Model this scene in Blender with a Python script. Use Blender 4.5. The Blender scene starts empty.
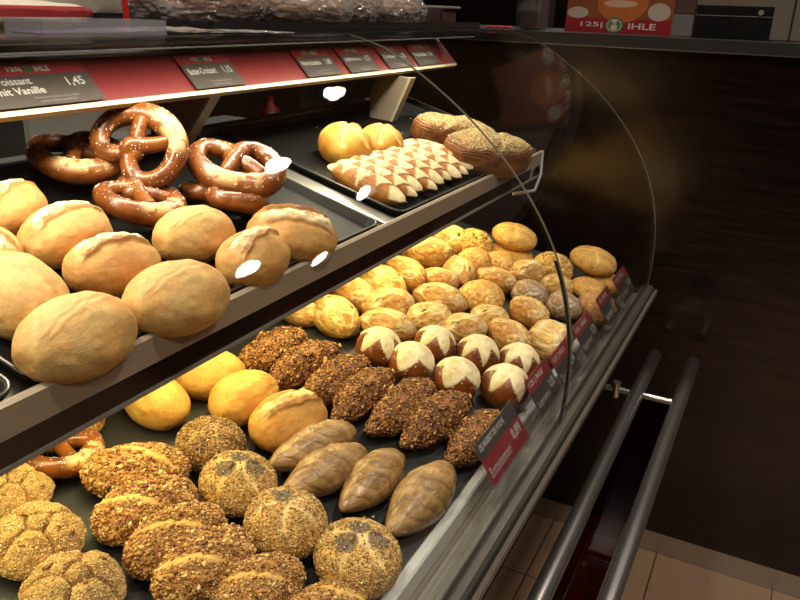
import bpy, bmesh, math, random
import numpy as np
from mathutils import Vector, Matrix, Quaternion

S = bpy.context.scene
COL = S.collection

# ------------------------------------------------------------------ camera
CAM_H = 1.42
YAW, PITCH, ROLL, FPX = 0.458045, 0.365654, 0.037709, 760.62
fw = Vector((math.cos(YAW) * math.cos(PITCH), math.sin(YAW) * math.cos(PITCH), -math.sin(PITCH)))
rt = Vector((math.sin(YAW), -math.cos(YAW), 0))
up = rt.cross(fw)
r2 = rt * math.cos(ROLL) + up * math.sin(ROLL)
u2 = up * math.cos(ROLL) - rt * math.sin(ROLL)
cd = bpy.data.cameras.new('camera')
cam = bpy.data.objects.new('camera', cd)
COL.objects.link(cam)
m = Matrix((r2, u2, -fw)).transposed().to_4x4()
m.translation = (0, 0, CAM_H)
cam.matrix_world = m
cd.sensor_fit = 'HORIZONTAL'
cd.sensor_width = 36
cd.lens = 36 * FPX / 800
cd.clip_start = 0.02
S.camera = cam

# ------------------------------------------------------------------ world, lights, exposure
w = bpy.data.worlds.new('world')
S.world = w
w.use_nodes = True
w.node_tree.nodes['Background'].inputs[0].default_value = (0.9, 0.75, 0.6, 1)
w.node_tree.nodes['Background'].inputs[1].default_value = 0.02
S.view_settings.view_transform = 'Standard'
S.view_settings.look = 'None'
S.view_settings.gamma = 1
S.view_settings.use_curve_mapping = False
S.view_settings.exposure = 0.0
S.cycles.use_denoising = True
S.cycles.max_bounces = 8
S.cycles.transparent_max_bounces = 24
S.cycles.caustics_reflective = False
S.cycles.caustics_refractive = False
S.cycles.sample_clamp_indirect = 1.5
S.cycles.blur_glossy = 1.0
S.cycles.use_adaptive_sampling = False


def area(name, loc, direction, sx, sy, power, color, spread=180):
    d = bpy.data.lights.new(name, 'AREA')
    d.shape = 'RECTANGLE'
    d.size = sx
    d.size_y = sy
    d.energy = power
    d.color = color
    d.spread = math.radians(spread)
    o = bpy.data.objects.new(name, d)
    COL.objects.link(o)
    z = -Vector(direction).normalized()
    x = Vector((1, 0, 0))
    y = z.cross(x).normalized()
    x = y.cross(z)
    mm = Matrix((x, y, z)).transposed().to_4x4()
    mm.translation = loc
    o.matrix_world = mm
    return o


WARM = (1.0, 0.88, 0.64)
WARMER = (1.0, 0.82, 0.38)
area('canopy_light_strip', (0.55, 0.668, 1.3685), (0, -0.05, -1), 2.2, 0.03, 10.5, WARM, 165)
area('shelf_light_strip', (0.65, 0.60, 1.085), (0, -0.12, -1), 2.0, 0.03, 5.4, WARMER, 160)
SPOTS = [(2.40, 0.29), (2.29, -0.47), (2.98, 0.81), (3.14, -0.20), (2.95, -0.73),
         (0.9, -0.2), (0.1, 0.5), (-0.6, -0.6), (1.2, -1.6), (0.3, -1.0), (0.5, 1.35)]  # last two are added fill spots, for the case front and staff-side cabinets


# ------------------------------------------------------------------ helpers
def lin(r, g, b):
    f = lambda c: (c / 255 / 12.92) if c / 255 <= 0.04045 else ((c / 255 + 0.055) / 1.055) ** 2.4
    return (f(r), f(g), f(b), 1)


def new_mat(name):
    mt = bpy.data.materials.new(name)
    mt.use_nodes = True
    nt = mt.node_tree
    return mt, nt, nt.nodes['Principled BSDF']


def plain(name, color, rough=0.5, metal=0.0, bump=0.0, bscale=200, var=0.0, vscale=8, stretch=(1, 1, 1), coat=0.0, emit=0.0, spec=0.5):
    mt, nt, b = new_mat(name)
    b.inputs['Base Color'].default_value = color
    b.inputs['Roughness'].default_value = rough
    b.inputs['Metallic'].default_value = metal
    b.inputs['Coat Weight'].default_value = coat
    b.inputs['Specular IOR Level'].default_value = spec
    if emit:
        b.inputs['Emission Color'].default_value = color
        b.inputs['Emission Strength'].default_value = emit
    tc = nt.nodes.new('ShaderNodeTexCoord')
    mp = nt.nodes.new('ShaderNodeMapping')
    mp.inputs['Scale'].default_value = stretch
    nt.links.new(tc.outputs['Object'], mp.inputs[0])
    n = nt.nodes.new('ShaderNodeTexNoise')
    n.inputs['Scale'].default_value = vscale
    n.inputs['Detail'].default_value = 6
    nt.links.new(mp.outputs[0], n.inputs['Vector'])
    mx = nt.nodes.new('ShaderNodeMix')
    mx.data_type = 'RGBA'
    v = max(var, 0.03)
    mx.inputs[6].default_value = tuple(c * (1 - v) for c in color[:3]) + (1,)
    mx.inputs[7].default_value = tuple(min(1, c * (1 + v)) for c in color[:3]) + (1,)
    nt.links.new(n.outputs['Fac'], mx.inputs[0])
    nt.links.new(mx.outputs[2], b.inputs['Base Color'])
    if bump:
        n2 = nt.nodes.new('ShaderNodeTexNoise')
        n2.inputs['Scale'].default_value = bscale
        nt.links.new(mp.outputs[0], n2.inputs['Vector'])
        bp = nt.nodes.new('ShaderNodeBump')
        bp.inputs['Strength'].default_value = bump
        bp.inputs['Distance'].default_value = 0.002
        nt.links.new(n2.outputs['Fac'], bp.inputs['Height'])
        nt.links.new(bp.outputs[0], b.inputs['Normal'])
    return mt


def glass_mat(name, tint=(0.97, 0.98, 0.97, 1), f0=0.045, gloss_rough=0.0, haze=0.0):
    """clear pane: looks through, with a mirror share that grows at grazing angles"""
    mt = bpy.data.materials.new(name)
    mt.use_nodes = True
    nt = mt.node_tree
    nt.nodes.clear()
    out = nt.nodes.new('ShaderNodeOutputMaterial')
    tr = nt.nodes.new('ShaderNodeBsdfTransparent')
    tr.inputs[0].default_value = tint
    gl = nt.nodes.new('ShaderNodeBsdfGlossy')
    gl.inputs['Roughness'].default_value = gloss_rough
    lw = nt.nodes.new('ShaderNodeLayerWeight')
    lw.inputs[0].default_value = 0.5
    p = nt.nodes.new('ShaderNodeMath')
    p.operation = 'POWER'
    p.inputs[1].default_value = 5
    nt.links.new(lw.outputs['Facing'], p.inputs[0])
    ma = nt.nodes.new('ShaderNodeMath')
    ma.operation = 'MULTIPLY_ADD'
    ma.inputs[1].default_value = 0.6
    ma.inputs[2].default_value = f0
    nt.links.new(p.outputs[0], ma.inputs[0])
    mx = nt.nodes.new('ShaderNodeMixShader')
    nt.links.new(ma.outputs[0], mx.inputs[0])
    nt.links.new(tr.outputs[0], mx.inputs[1])
    nt.links.new(gl.outputs[0], mx.inputs[2])
    last = mx
    if haze:
        df = nt.nodes.new('ShaderNodeBsdfDiffuse')
        df.inputs[0].default_value = (0.8, 0.78, 0.75, 1)
        m2 = nt.nodes.new('ShaderNodeMixShader')
        m2.inputs[0].default_value = haze
        nt.links.new(mx.outputs[0], m2.inputs[1])
        nt.links.new(df.outputs[0], m2.inputs[2])
        last = m2
    nt.links.new(last.outputs[0], out.inputs[0])
    return mt


def film_mat(name):
    """crumpled clear plastic film"""
    mt = glass_mat(name, tint=(0.93, 0.93, 0.93, 1), f0=0.22, gloss_rough=0.12, haze=0.16)
    nt = mt.node_tree
    tc = nt.nodes.new('ShaderNodeTexCoord')
    n = nt.nodes.new('ShaderNodeTexVoronoi')
    n.feature = 'F1'
    n.inputs['Scale'].default_value = 45
    nt.links.new(tc.outputs['Object'], n.inputs['Vector'])
    bp = nt.nodes.new('ShaderNodeBump')
    bp.inputs['Strength'].default_value = 1.0
    bp.inputs['Distance'].default_value = 0.01
    nt.links.new(n.outputs['Distance'], bp.inputs['Height'])
    for nd in nt.nodes:
        if nd.type in ('BSDF_GLOSSY', 'LAYER_WEIGHT'):
            nt.links.new(bp.outputs[0], nd.inputs['Normal'])
    return mt


def bread_mat(name, grain=900, bump=0.35, coat=0.0, mottling=0.22, mscale=35):
    mt, nt, b = new_mat(name)
    at = nt.nodes.new('ShaderNodeAttribute')
    at.attribute_name = 'Col'
    ar = nt.nodes.new('ShaderNodeAttribute')
    ar.attribute_name = 'Rgh'
    tc = nt.nodes.new('ShaderNodeTexCoord')
    n = nt.nodes.new('ShaderNodeTexNoise')
    n.inputs['Scale'].default_value = mscale
    n.inputs['Detail'].default_value = 8
    n.inputs['Roughness'].default_value = 0.65
    nt.links.new(tc.outputs['Object'], n.inputs['Vector'])
    mr = nt.nodes.new('ShaderNodeMapRange')
    mr.inputs[1].default_value = 0.3
    mr.inputs[2].default_value = 0.7
    mr.inputs[3].default_value = 1 - mottling
    mr.inputs[4].default_value = 1 + mottling
    nt.links.new(n.outputs['Fac'], mr.inputs[0])
    mx = nt.nodes.new('ShaderNodeVectorMath')
    mx.operation = 'SCALE'
    nt.links.new(at.outputs['Color'], mx.inputs[0])
    nt.links.new(mr.outputs[0], mx.inputs['Scale'])
    nt.links.new(mx.outputs[0], b.inputs['Base Color'])
    nt.links.new(ar.outputs['Fac'], b.inputs['Roughness'])
    b.inputs['Coat Weight'].default_value = coat
    b.inputs['Coat Roughness'].default_value = 0.25
    b.inputs['Specular IOR Level'].default_value = 0.4
    n2 = nt.nodes.new('ShaderNodeTexNoise')
    n2.inputs['Scale'].default_value = grain
    n2.inputs['Detail'].default_value = 3
    nt.links.new(tc.outputs['Object'], n2.inputs['Vector'])
    n3 = nt.nodes.new('ShaderNodeTexNoise')
    n3.inputs['Scale'].default_value = grain / 7
    n3.inputs['Detail'].default_value = 4
    nt.links.new(tc.outputs['Object'], n3.inputs['Vector'])
    ad = nt.nodes.new('ShaderNodeMath')
    ad.operation = 'ADD'
    nt.links.new(n2.outputs['Fac'], ad.inputs[0])
    nt.links.new(n3.outputs['Fac'], ad.inputs[1])
    bp = nt.nodes.new('ShaderNodeBump')
    bp.inputs['Strength'].default_value = bump
    bp.inputs['Distance'].default_value = 0.0015
    nt.links.new(ad.outputs[0], bp.inputs['Height'])
    nt.links.new(bp.outputs[0], b.inputs['Normal'])
    return mt


def link(name, me, mat=None, parent=None, kind=None):
    o = bpy.data.objects.new(name, me)
    COL.objects.link(o)
    if mat is not None:
        if len(me.materials) == 0:
            me.materials.append(mat)
    if parent is not None:
        o.parent = parent
    if kind:
        o['kind'] = kind
    return o


def tag(o, label=None, cat=None, group=None, kind=None):
    if label:
        o['label'] = label
    if cat:
        o['category'] = cat
    if group:
        o['group'] = group
    if kind:
        o['kind'] = kind
    return o


def thing(name, label, cat, loc=(0, 0, 0), group=None):
    o = bpy.data.objects.new(name, None)
    COL.objects.link(o)
    o.location = loc
    o.empty_display_size = 0.05
    return tag(o, label, cat, group)


def pydata(name, V, Fc, smooth=False):
    me = bpy.data.meshes.new(name)
    me.from_pydata([tuple(v) for v in V], [], [tuple(f) for f in Fc])
    me.update()
    if smooth:
        for p in me.polygons:
            p.use_smooth = True
    return me


class MB:
    def __init__(s):
        s.bm = bmesh.new()

    def box(s, x0, x1, y0, y1, z0, z1, bev=0.0, M=None):
        r = bmesh.ops.create_cube(s.bm, size=1)
        vs = r['verts']
        for v in vs:
            v.co = Vector(((x0 + x1) / 2 + v.co.x * (x1 - x0), (y0 + y1) / 2 + v.co.y * (y1 - y0), (z0 + z1) / 2 + v.co.z * (z1 - z0)))
        if bev:
            es = list({e for v in vs for e in v.link_edges})
            rb = bmesh.ops.bevel(s.bm, geom=es, offset=bev, segments=2, affect='EDGES')
            vs = list({v for f in rb['faces'] for v in f.verts} | {v for v in vs if v.is_valid})
        if M is not None:
            for v in vs:
                v.co = M @ v.co
        return s

    def prism(s, prof, x0, x1):
        """profile in (y,z) extruded along x"""
        a = [s.bm.verts.new((x0, y, z)) for y, z in prof]
        b = [s.bm.verts.new((x1, y, z)) for y, z in prof]
        n = len(prof)
        for i in range(n):
            s.bm.faces.new((a[i], a[(i + 1) % n], b[(i + 1) % n], b[i]))
        s.bm.faces.new(a[::-1])
        s.bm.faces.new(b)
        return s

    def tube(s, pts, r, seg=16, cap=True):
        pts = [Vector(p) for p in pts]
        rings = []
        for i, p in enumerate(pts):
            a = pts[max(i - 1, 0)]
            b = pts[min(i + 1, len(pts) - 1)]
            t = (b - a).normalized()
            u = t.orthogonal().normalized() if i == 0 else (rings_u - t * rings_u.dot(t)).normalized()
            rings_u = u
            v = t.cross(u)
            rr = r[i] if isinstance(r, (list, tuple)) else r
            rings.append([s.bm.verts.new(p + (u * math.cos(k * 2 * math.pi / seg) + v * math.sin(k * 2 * math.pi / seg)) * rr) for k in range(seg)])
        for a, b in zip(rings, rings[1:]):
            for k in range(seg):
                s.bm.faces.new((a[k], a[(k + 1) % seg], b[(k + 1) % seg], b[k]))
        if cap:
            s.bm.faces.new(rings[0][::-1])
            s.bm.faces.new(rings[-1])
        return s

    def build(s, name, mat, parent=None, kind=None, smooth=False):
        bmesh.ops.recalc_face_normals(s.bm, faces=s.bm.faces[:])
        me = bpy.data.meshes.new(name)
        s.bm.to_mesh(me)
        s.bm.free()
        o = link(name, me, mat, parent, kind)
        if smooth:
            me.shade_smooth()
            me.set_sharp_from_angle(angle=math.radians(40))
        return o


def text(body, parent, origin, xd, yd, width, height, mat, depth=0.0003, name='lettering', bold=0.0):
    """flat lettering scaled to width x height, lower left corner at origin"""
    cu = bpy.data.curves.new(name, 'FONT')
    cu.body = body
    cu.size = 1
    cu.offset = bold
    cu.resolution_u = 3
    o = bpy.data.objects.new(name, cu)
    COL.objects.link(o)
    me = bpy.data.meshes.new_from_object(o)
    bpy.data.objects.remove(o)
    V = np.array([v.co[:] for v in me.vertices])
    x0, y0 = V[:, 0].min(), V[:, 1].min()
    sx = width / (V[:, 0].max() - x0)
    sy = height / (V[:, 1].max() - y0)
    xd = Vector(xd).normalized()
    yd = Vector(yd).normalized()
    n = xd.cross(yd)
    for v in me.vertices:
        v.co = Vector(origin) + xd * ((v.co.x - x0) * sx) + yd * ((v.co.y - y0) * sy) + n * depth
    return link(name, me, mat, parent)


def quad(name, origin, xd, yd, wd, ht, th, mat, parent, x0=0, y0=0, lift=0.0):
    """thin plate in the plane (xd, yd)"""
    xd = Vector(xd).normalized()
    yd = Vector(yd).normalized()
    n = xd.cross(yd)
    o = Vector(origin) + xd * x0 + yd * y0 + n * lift
    V = []
    for k in (0, -th):
        for a, b in ((0, 0), (wd, 0), (wd, ht), (0, ht)):
            V.append(o + xd * a + yd * b + n * k)
    F_ = [(0, 1, 2, 3), (7, 6, 5, 4), (0, 4, 5, 1), (1, 5, 6, 2), (2, 6, 7, 3), (3, 7, 4, 0)]
    return link(name, pydata(name, V, F_), mat, parent)


def disc(name, c, xd, yd, rx, ry, mat, parent, lift=0.0, th=0.0006, seg=28):
    xd = Vector(xd).normalized()
    yd = Vector(yd).normalized()
    n = xd.cross(yd)
    c = Vector(c) + n * lift
    V = []
    for k in (0, -th):
        for i in range(seg):
            a = i * 2 * math.pi / seg
            V.append(c + xd * math.cos(a) * rx + yd * math.sin(a) * ry + n * k)
    F_ = [tuple(range(seg)), tuple(range(2 * seg - 1, seg - 1, -1))]
    F_ += [(i, seg + i, seg + (i + 1) % seg, (i + 1) % seg) for i in range(seg)]
    return link(name, pydata(name, V, F_), mat, parent)


# ------------------------------------------------------------------ materials
M_black = plain('black_enamel', lin(22, 21, 21), 0.35, bump=0.05)
M_tray = plain('black_tray_enamel', lin(9, 9, 9), 0.5, bump=0.08, bscale=90, spec=0.2)
M_mat = plain('dark_slate_mat', lin(33, 32, 33), 0.5, bump=0.25, bscale=400, var=0.25, vscale=30)
M_steel = plain('brushed_steel', lin(196, 193, 188), 0.29, 0.96)
M_rail = plain('matt_champagne_aluminium', lin(112, 104, 94), 0.40, 0.4, var=0.05)
M_white = plain('light_grey_plastic', lin(196, 196, 192), 0.4)
M_clamp = plain('dark_anodised_profile', lin(74, 70, 64), 0.35, 0.3)
M_shelfrail = plain('taupe_shelf_profile', lin(158, 140, 120), 0.4, 0.2)
M_trough = plain('beige_grey_profile', lin(122, 116, 106), 0.45)
M_maroon = plain('dark_maroon_glass', lin(30, 10, 10), 0.12, coat=0.6)
M_seam = plain('grey_glass_edge', lin(118, 114, 104), 0.25)
M_seal = plain('black_rubber_seal', lin(14, 14, 14), 0.5)
M_red = plain('burgundy_red_panel', lin(104, 35, 38), 0.4)
M_redtag = plain('red_print', lin(164, 30, 42), 0.4)
M_darktag = plain('dark_brown_grey_print', lin(74, 64, 60), 0.4)
M_letter = plain('white_print', lin(228, 222, 212), 0.5)
M_dimletter = plain('pale_print', lin(170, 160, 150), 0.5)
M_taupe = plain('taupe_lacquer', lin(142, 130, 116), 0.45)
M_cream = plain('cream_edge', lin(176, 166, 140), 0.45)
M_darkbar = plain('dark_olive_bar', lin(54, 46, 34), 0.4)
M_glass = glass_mat('clear_curved_glass', f0=0.028)
M_glass2 = glass_mat('clear_flat_glass', f0=0.05, haze=0.01)
M_acryl = glass_mat('clear_acrylic', tint=(0.93, 0.94, 0.96, 1), f0=0.08, gloss_rough=0.03, haze=0.012)
M_acryl2 = glass_mat('scratched_acrylic', tint=(0.85, 0.84, 0.9, 1), f0=0.10, gloss_rough=0.08, haze=0.14)
M_film = film_mat('crumpled_clear_film')
M_greypanel = plain('grey_laminate', lin(172, 166, 152), 0.4, var=0.1)
M_lightgrey = plain('pale_grey_metal', lin(170, 172, 172), 0.35, 0.3)
M_dark = plain('black_brown_laminate', lin(26, 22, 21), 0.45)
M_wall = plain('dark_shop_wall', lin(58, 44, 38), 0.7)
M_ceil = plain('shop_ceiling', lin(140, 128, 110), 0.8)
M_white_em = plain('lamp_disc', (1.0, 0.93, 0.84, 1), 0.5, emit=26)
M_crumb = plain('crumbs', lin(214, 200, 176), 0.8)


def wood_mat():
    mt, nt, b = new_mat('dark_wenge_laminate')
    tc = nt.nodes.new('ShaderNodeTexCoord')
    mp = nt.nodes.new('ShaderNodeMapping')
    mp.inputs['Scale'].default_value = (1, 2.0, 34)
    nt.links.new(tc.outputs['Object'], mp.inputs[0])
    n = nt.nodes.new('ShaderNodeTexNoise')
    n.inputs['Scale'].default_value = 3
    n.inputs['Detail'].default_value = 9
    n.inputs['Roughness'].default_value = 0.6
    n.inputs['Distortion'].default_value = 0.4
    nt.links.new(mp.outputs[0], n.inputs['Vector'])
    cr = nt.nodes.new('ShaderNodeValToRGB')
    cr.color_ramp.elements[0].position = 0.35
    cr.color_ramp.elements[0].color = lin(13, 7, 7)
    cr.color_ramp.elements[1].position = 0.75
    cr.color_ramp.elements[1].color = lin(40, 24, 19)
    nt.links.new(n.outputs['Fac'], cr.inputs[0])
    nt.links.new(cr.outputs[0], b.inputs['Base Color'])
    b.inputs['Roughness'].default_value = 0.18
    b.inputs['Specular IOR Level'].default_value = 0.6
    return mt


M_wood = wood_mat()


def tile_mat():
    mt, nt, b = new_mat('beige_floor_tiles')
    tc = nt.nodes.new('ShaderNodeTexCoord')
    mp = nt.nodes.new('ShaderNodeMapping')
    mp.inputs['Location'].default_value = (-0.155, -0.105, 0)
    nt.links.new(tc.outputs['Object'], mp.inputs[0])
    br = nt.nodes.new('ShaderNodeTexBrick')
    br.offset = 0
    br.inputs['Scale'].default_value = 1
    br.inputs['Brick Width'].default_value = 0.30
    br.inputs['Row Height'].default_value = 0.30
    br.inputs['Mortar Size'].default_value = 0.002
    br.inputs['Color1'].default_value = lin(168, 136, 106)
    br.inputs['Color2'].default_value = lin(158, 128, 100)
    br.inputs['Mortar'].default_value = lin(70, 54, 44)
    nt.links.new(mp.outputs[0], br.inputs['Vector'])
    n = nt.nodes.new('ShaderNodeTexNoise')
    n.inputs['Scale'].default_value = 9
    n.inputs['Detail'].default_value = 8
    nt.links.new(tc.outputs['Object'], n.inputs['Vector'])
    mx = nt.nodes.new('ShaderNodeMix')
    mx.data_type = 'RGBA'
    mx.blend_type = 'MULTIPLY'
    mx.inputs[0].default_value = 0.35
    nt.links.new(br.outputs['Color'], mx.inputs[6])
    nt.links.new(n.outputs['Color'], mx.inputs[7])
    nt.links.new(mx.outputs[2], b.inputs['Base Color'])
    b.inputs['Roughness'].default_value = 0.35
    return mt


M_tile = tile_mat()

# ------------------------------------------------------------------ the room
MB().box(-3, 6, -4, 3, -0.1, 0).build('floor', M_tile, kind='structure')
MB().box(-3, 6, -4, 3, 2.70, 2.8).build('ceiling', M_ceil, kind='structure')
MB().box(-3, 6, 3, 3.1, 0, 2.7).build('wall_back', M_wall, kind='structure')
MB().box(-3, 6, -4.1, -4, 0, 2.7).build('wall_front', M_wall, kind='structure')
MB().box(6, 6.1, -4, 3, 0, 2.7).build('wall_right', M_wall, kind='structure')
MB().box(-3.1, -3, -4, 3, 0, 2.7).build('wall_left', M_wall, kind='structure')

for i, (x, y) in enumerate(SPOTS):
    where = ['nearest above the end of the display case', 'in the second row over the aisle', 'farthest back over the staff side',
             'over the side counter', 'over the far aisle', 'above the middle of the case', 'above the near end of the case',
             'behind the camera over the aisle', 'over the open shop floor', 'added over the aisle to brighten the case front', 'added over the staff side to brighten the grey cabinets'][i]
    t = thing('ceiling_spotlight', 'round recessed warm ceiling spotlight ' + where, 'lamp', (x, y, 2.7), 'recessed ceiling spotlights')
    b = MB()
    b.tube([(0, 0, -0.001), (0, 0, -0.012)], 0.085, 32)
    b.build('trim_ring', M_white, t)
    b = MB()
    b.tube([(0, 0, -0.012), (0, 0, -0.016)], 0.06, 32)
    b.build('lamp_lens', M_white_em, t)
    d = bpy.data.lights.new('spot_bulb', 'SPOT')
    d.energy = 60
    d.color = (1.0, 0.89, 0.76)
    d.spot_size = math.radians(125)
    d.spot_blend = 0.9
    d.shadow_soft_size = 0.05
    lo = bpy.data.objects.new('spot_bulb', d)
    COL.objects.link(lo)
    lo.parent = t
    lo.location = (0, 0, -0.03)

# side counter closing off the far end
PX = 1.92
c = thing('side_counter', 'dark wenge counter front with black worktop beyond the end of the display case', 'counter', (PX, 0, 0))


def off(parent, o):
    """keep world coordinates under a parent at parent.location"""
    o.location = o.location - parent.location
    return o


off(c, MB().box(PX, PX + 0.03, -2.2, 1.3, 0.07, 1.351).build('front_panel', M_wood, c))
off(c, MB().box(PX + 0.03, PX + 0.55, -2.2, 1.3, 0.07, 1.30).build('body', M_dark, c))
off(c, MB().box(PX + 0.005, PX + 0.02, -2.2, 1.3, 0.001, 0.07).build('kickboard', M_steel, c))
off(c, MB().box(PX - 0.012, PX + 0.56, -2.2, 1.3, 1.3515, 1.380, 0.003).build('worktop', plain('anthracite_worktop', lin(52, 54, 54), 0.3), c))
off(c, MB().box(PX - 0.014, PX - 0.012, -2.2, 1.3, 1.3518, 1.3540).build('edge_strip', M_steel, c))

# ------------------------------------------------------------------ display case
X0, X1 = -0.55, 1.73
case = thing('display_case', 'curved-glass bakery display case with an upper shelf, full of bread rolls', 'display case', (0, 0, 0))
SH_S, SH_Z = 0.27, 1.128 - 0.27 * 0.487
DK_S, DK_Z = 0.20, 0.845 - 0.2 * 0.28


def shz(y):
    return SH_Z + SH_S * y


def dkz(y):
    return DK_Z + DK_S * y


MB().box(X0, X1, 0.50, 0.90, 0.0, 0.80).build('plinth_body', M_dark, case)
# deck
MB().prism([(0.272, dkz(0.272)), (0.88, dkz(0.88)), (0.88, dkz(0.88) - 0.03), (0.272, dkz(0.272) - 0.03)], X0, X1 - 0.004).build('deck_panel', M_mat, case)
MB().prism([(0.88, 0.80), (0.89, 0.80), (0.89, 1.205), (0.88, 1.205)], X0, X1).build('rear_panel', M_dark, case)
# front profiles
MB().prism([(0.2685, 0.790), (0.2835, 0.790), (0.2835, 0.850), (0.281, 0.8525), (0.271, 0.8525), (0.2685, 0.850)], X0, X1).build('deck_rail', M_white, case)
MB().prism([(0.2050, 0.816), (0.268, 0.790), (0.268, 0.826), (0.262, 0.829), (0.2600, 0.826), (0.256, 0.824), (0.240, 0.824), (0.240, 0.826), (0.2385, 0.826), (0.2385, 0.820), (0.2050, 0.820)], X0, X1).build('trough', M_trough, case)
MB().prism([(0.2050, 0.8205), (0.2300, 0.8205), (0.2300, 0.8470), (0.2270, 0.8495), (0.2265, 0.838), (0.2215, 0.838), (0.2205, 0.8485), (0.2120, 0.8485), (0.2080, 0.8445)], X0, X1).build('glass_clamp_rail', M_clamp, case)
MB().prism([(0.1985, 0.8290), (0.2010, 0.8260), (0.2045, 0.8260), (0.2045, 0.8400), (0.2020, 0.8425), (0.1985, 0.8390)], X0, X1).build('front_fascia', M_rail, case)
MB().prism([(0.206, 0.800), (0.4995, 0.69), (0.4995, 0.779), (0.268, 0.785)], X0, X1 - 0.01).build('underside_cover', M_dark, case)

# curved glass panes
GP = [(0.600, 1.3787), (0.575, 1.3730), (0.536, 1.3600), (0.470, 1.3225), (0.400, 1.2720), (0.335, 1.2100), (0.283, 1.1400), (0.247, 1.0650), (0.2270, 0.9850), (0.2215, 0.9100), (0.2240, 0.8385)]


def catmull(P, n=10):
    P = [Vector((a, b)) for a, b in P]
    Q = []
    for i in range(len(P) - 1):
        p0 = P[max(i - 1, 0)]
        p1, p2 = P[i], P[i + 1]
        p3 = P[min(i + 2, len(P) - 1)]
        for k in range(n):
            t = k / n
            Q.append(0.5 * ((2 * p1) + (p2 - p0) * t + (2 * p0 - 5 * p1 + 4 * p2 - p3) * t * t + (3 * p1 - p0 - 3 * p2 + p3) * t ** 3))
    Q.append(P[-1])
    return Q


GC = catmull(GP, 8)


def offset_profile(Q, d):
    R_ = []
    for i, q in enumerate(Q):
        t = (Q[min(i + 1, len(Q) - 1)] - Q[max(i - 1, 0)]).normalized()
        R_.append(q + Vector((-t.y, t.x)) * -d)
    return R_


def profile_slab(x0, x1, th, inner=0.0):
    A = offset_profile(GC, inner)
    B = offset_profile(GC, inner + th)
    prof = [tuple(p) for p in A] + [tuple(p) for p in reversed(B)]
    n = len(A)
    V = [(x0, y, z) for y, z in prof] + [(x1, y, z) for y, z in prof]
    k = 2 * n
    F_ = [(i, (i + 1) % k, k + (i + 1) % k, k + i) for i in range(k)]
    for i in range(n - 1):
        F_.append((i, i + 1, k - 2 - i, k - 1 - i))
        F_.append((k + i + 1, k + i, 2 * k - 1 - i, 2 * k - 2 - i))
    me = pydata('pane', V, F_)
    bm = bmesh.new()
    bm.from_mesh(me)
    bmesh.ops.recalc_face_normals(bm, faces=bm.faces[:])
    bm.to_mesh(me)
    bm.free()
    me.shade_smooth()
    me.set_sharp_from_angle(angle=math.radians(40))
    return me


XJ = 1.02
for nm, a, b_ in (('curved_glass_pane', X0, XJ - 0.002), ('curved_glass_pane', XJ + 0.002, X1 - 0.0015)):
    link(nm, profile_slab(a, b_, 0.005), M_glass, case)
link('glass_joint', profile_slab(XJ - 0.0009, XJ + 0.0009, 0.0022, 0.0014), M_seam, case)
link('glass_end_edge', profile_slab(X1 - 0.0011, X1 + 0.0005, 0.0016, 0.0016), M_seam, case)
# black lower half of the joint seal
JQ = offset_profile(GC, -0.0008)
half = [i for i, q in enumerate(GC) if q.y < 1.10]
MB().tube([(XJ, GC[i].x + 0.001, GC[i].y) for i in half], 0.0026, 8).build('joint_seal', M_seal, case, smooth=True)

# flat canopy glass and its rails
MB().box(X0, X1, 0.601, 1.13, 1.3790, 1.3840).build('canopy_glass', M_glass2, case)
MB().prism([(0.66, 1.3695), (0.78, 1.3695), (0.78, 1.3785), (0.66, 1.3785)], X0, X1 - 0.01).build('canopy_bar', M_darkbar, case)
MB().prism([(0.6555, 1.3670), (0.6595, 1.3670), (0.6595, 1.3785), (0.6555, 1.3785)], X0, X1 - 0.01).build('canopy_bar_lip', M_black, case)
# slanted red price band
MB().prism([(0.7250, 1.3060), (0.7700, 1.3520), (0.7790, 1.3450), (0.7330, 1.2990)], X0, X1 - 0.01).build('price_band', M_red, case)
MB().prism([(0.7220, 1.3010), (0.7250, 1.3060), (0.7330, 1.2990), (0.7300, 1.2950)], X0, X1 - 0.01).build('price_band_edge', M_cream, case)
MB().prism([(0.7700, 1.3525), (0.7760, 1.3570), (0.7800, 1.3520), (0.7790, 1.3460)], X0, X1 - 0.01).build('price_band_top_edge', M_white, case)

# shelf brackets
for poly, xx in (([(0.822, 1.292), (0.845, 1.254), (0.848, 1.2175), (0.805, 1.2155), (0.742, 1.297)], 0.872),
                 ([(0.776, 1.292), (0.795, 1.255), (0.795, 1.203), (0.745, 1.200), (0.705, 1.290)], 1.435)):
    br = MB().prism([(y, z) for y, z in poly], xx, xx + 0.012).build('shelf_bracket', M_taupe, case)
    p1, p2 = poly[3], poly[4]
    MB().prism([p1, (p1[0] - 0.006, p1[1]), (p2[0] - 0.006, p2[1]), p2], xx - 0.004, xx + 0.018).build('bracket_edge', M_cream, br)

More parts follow.
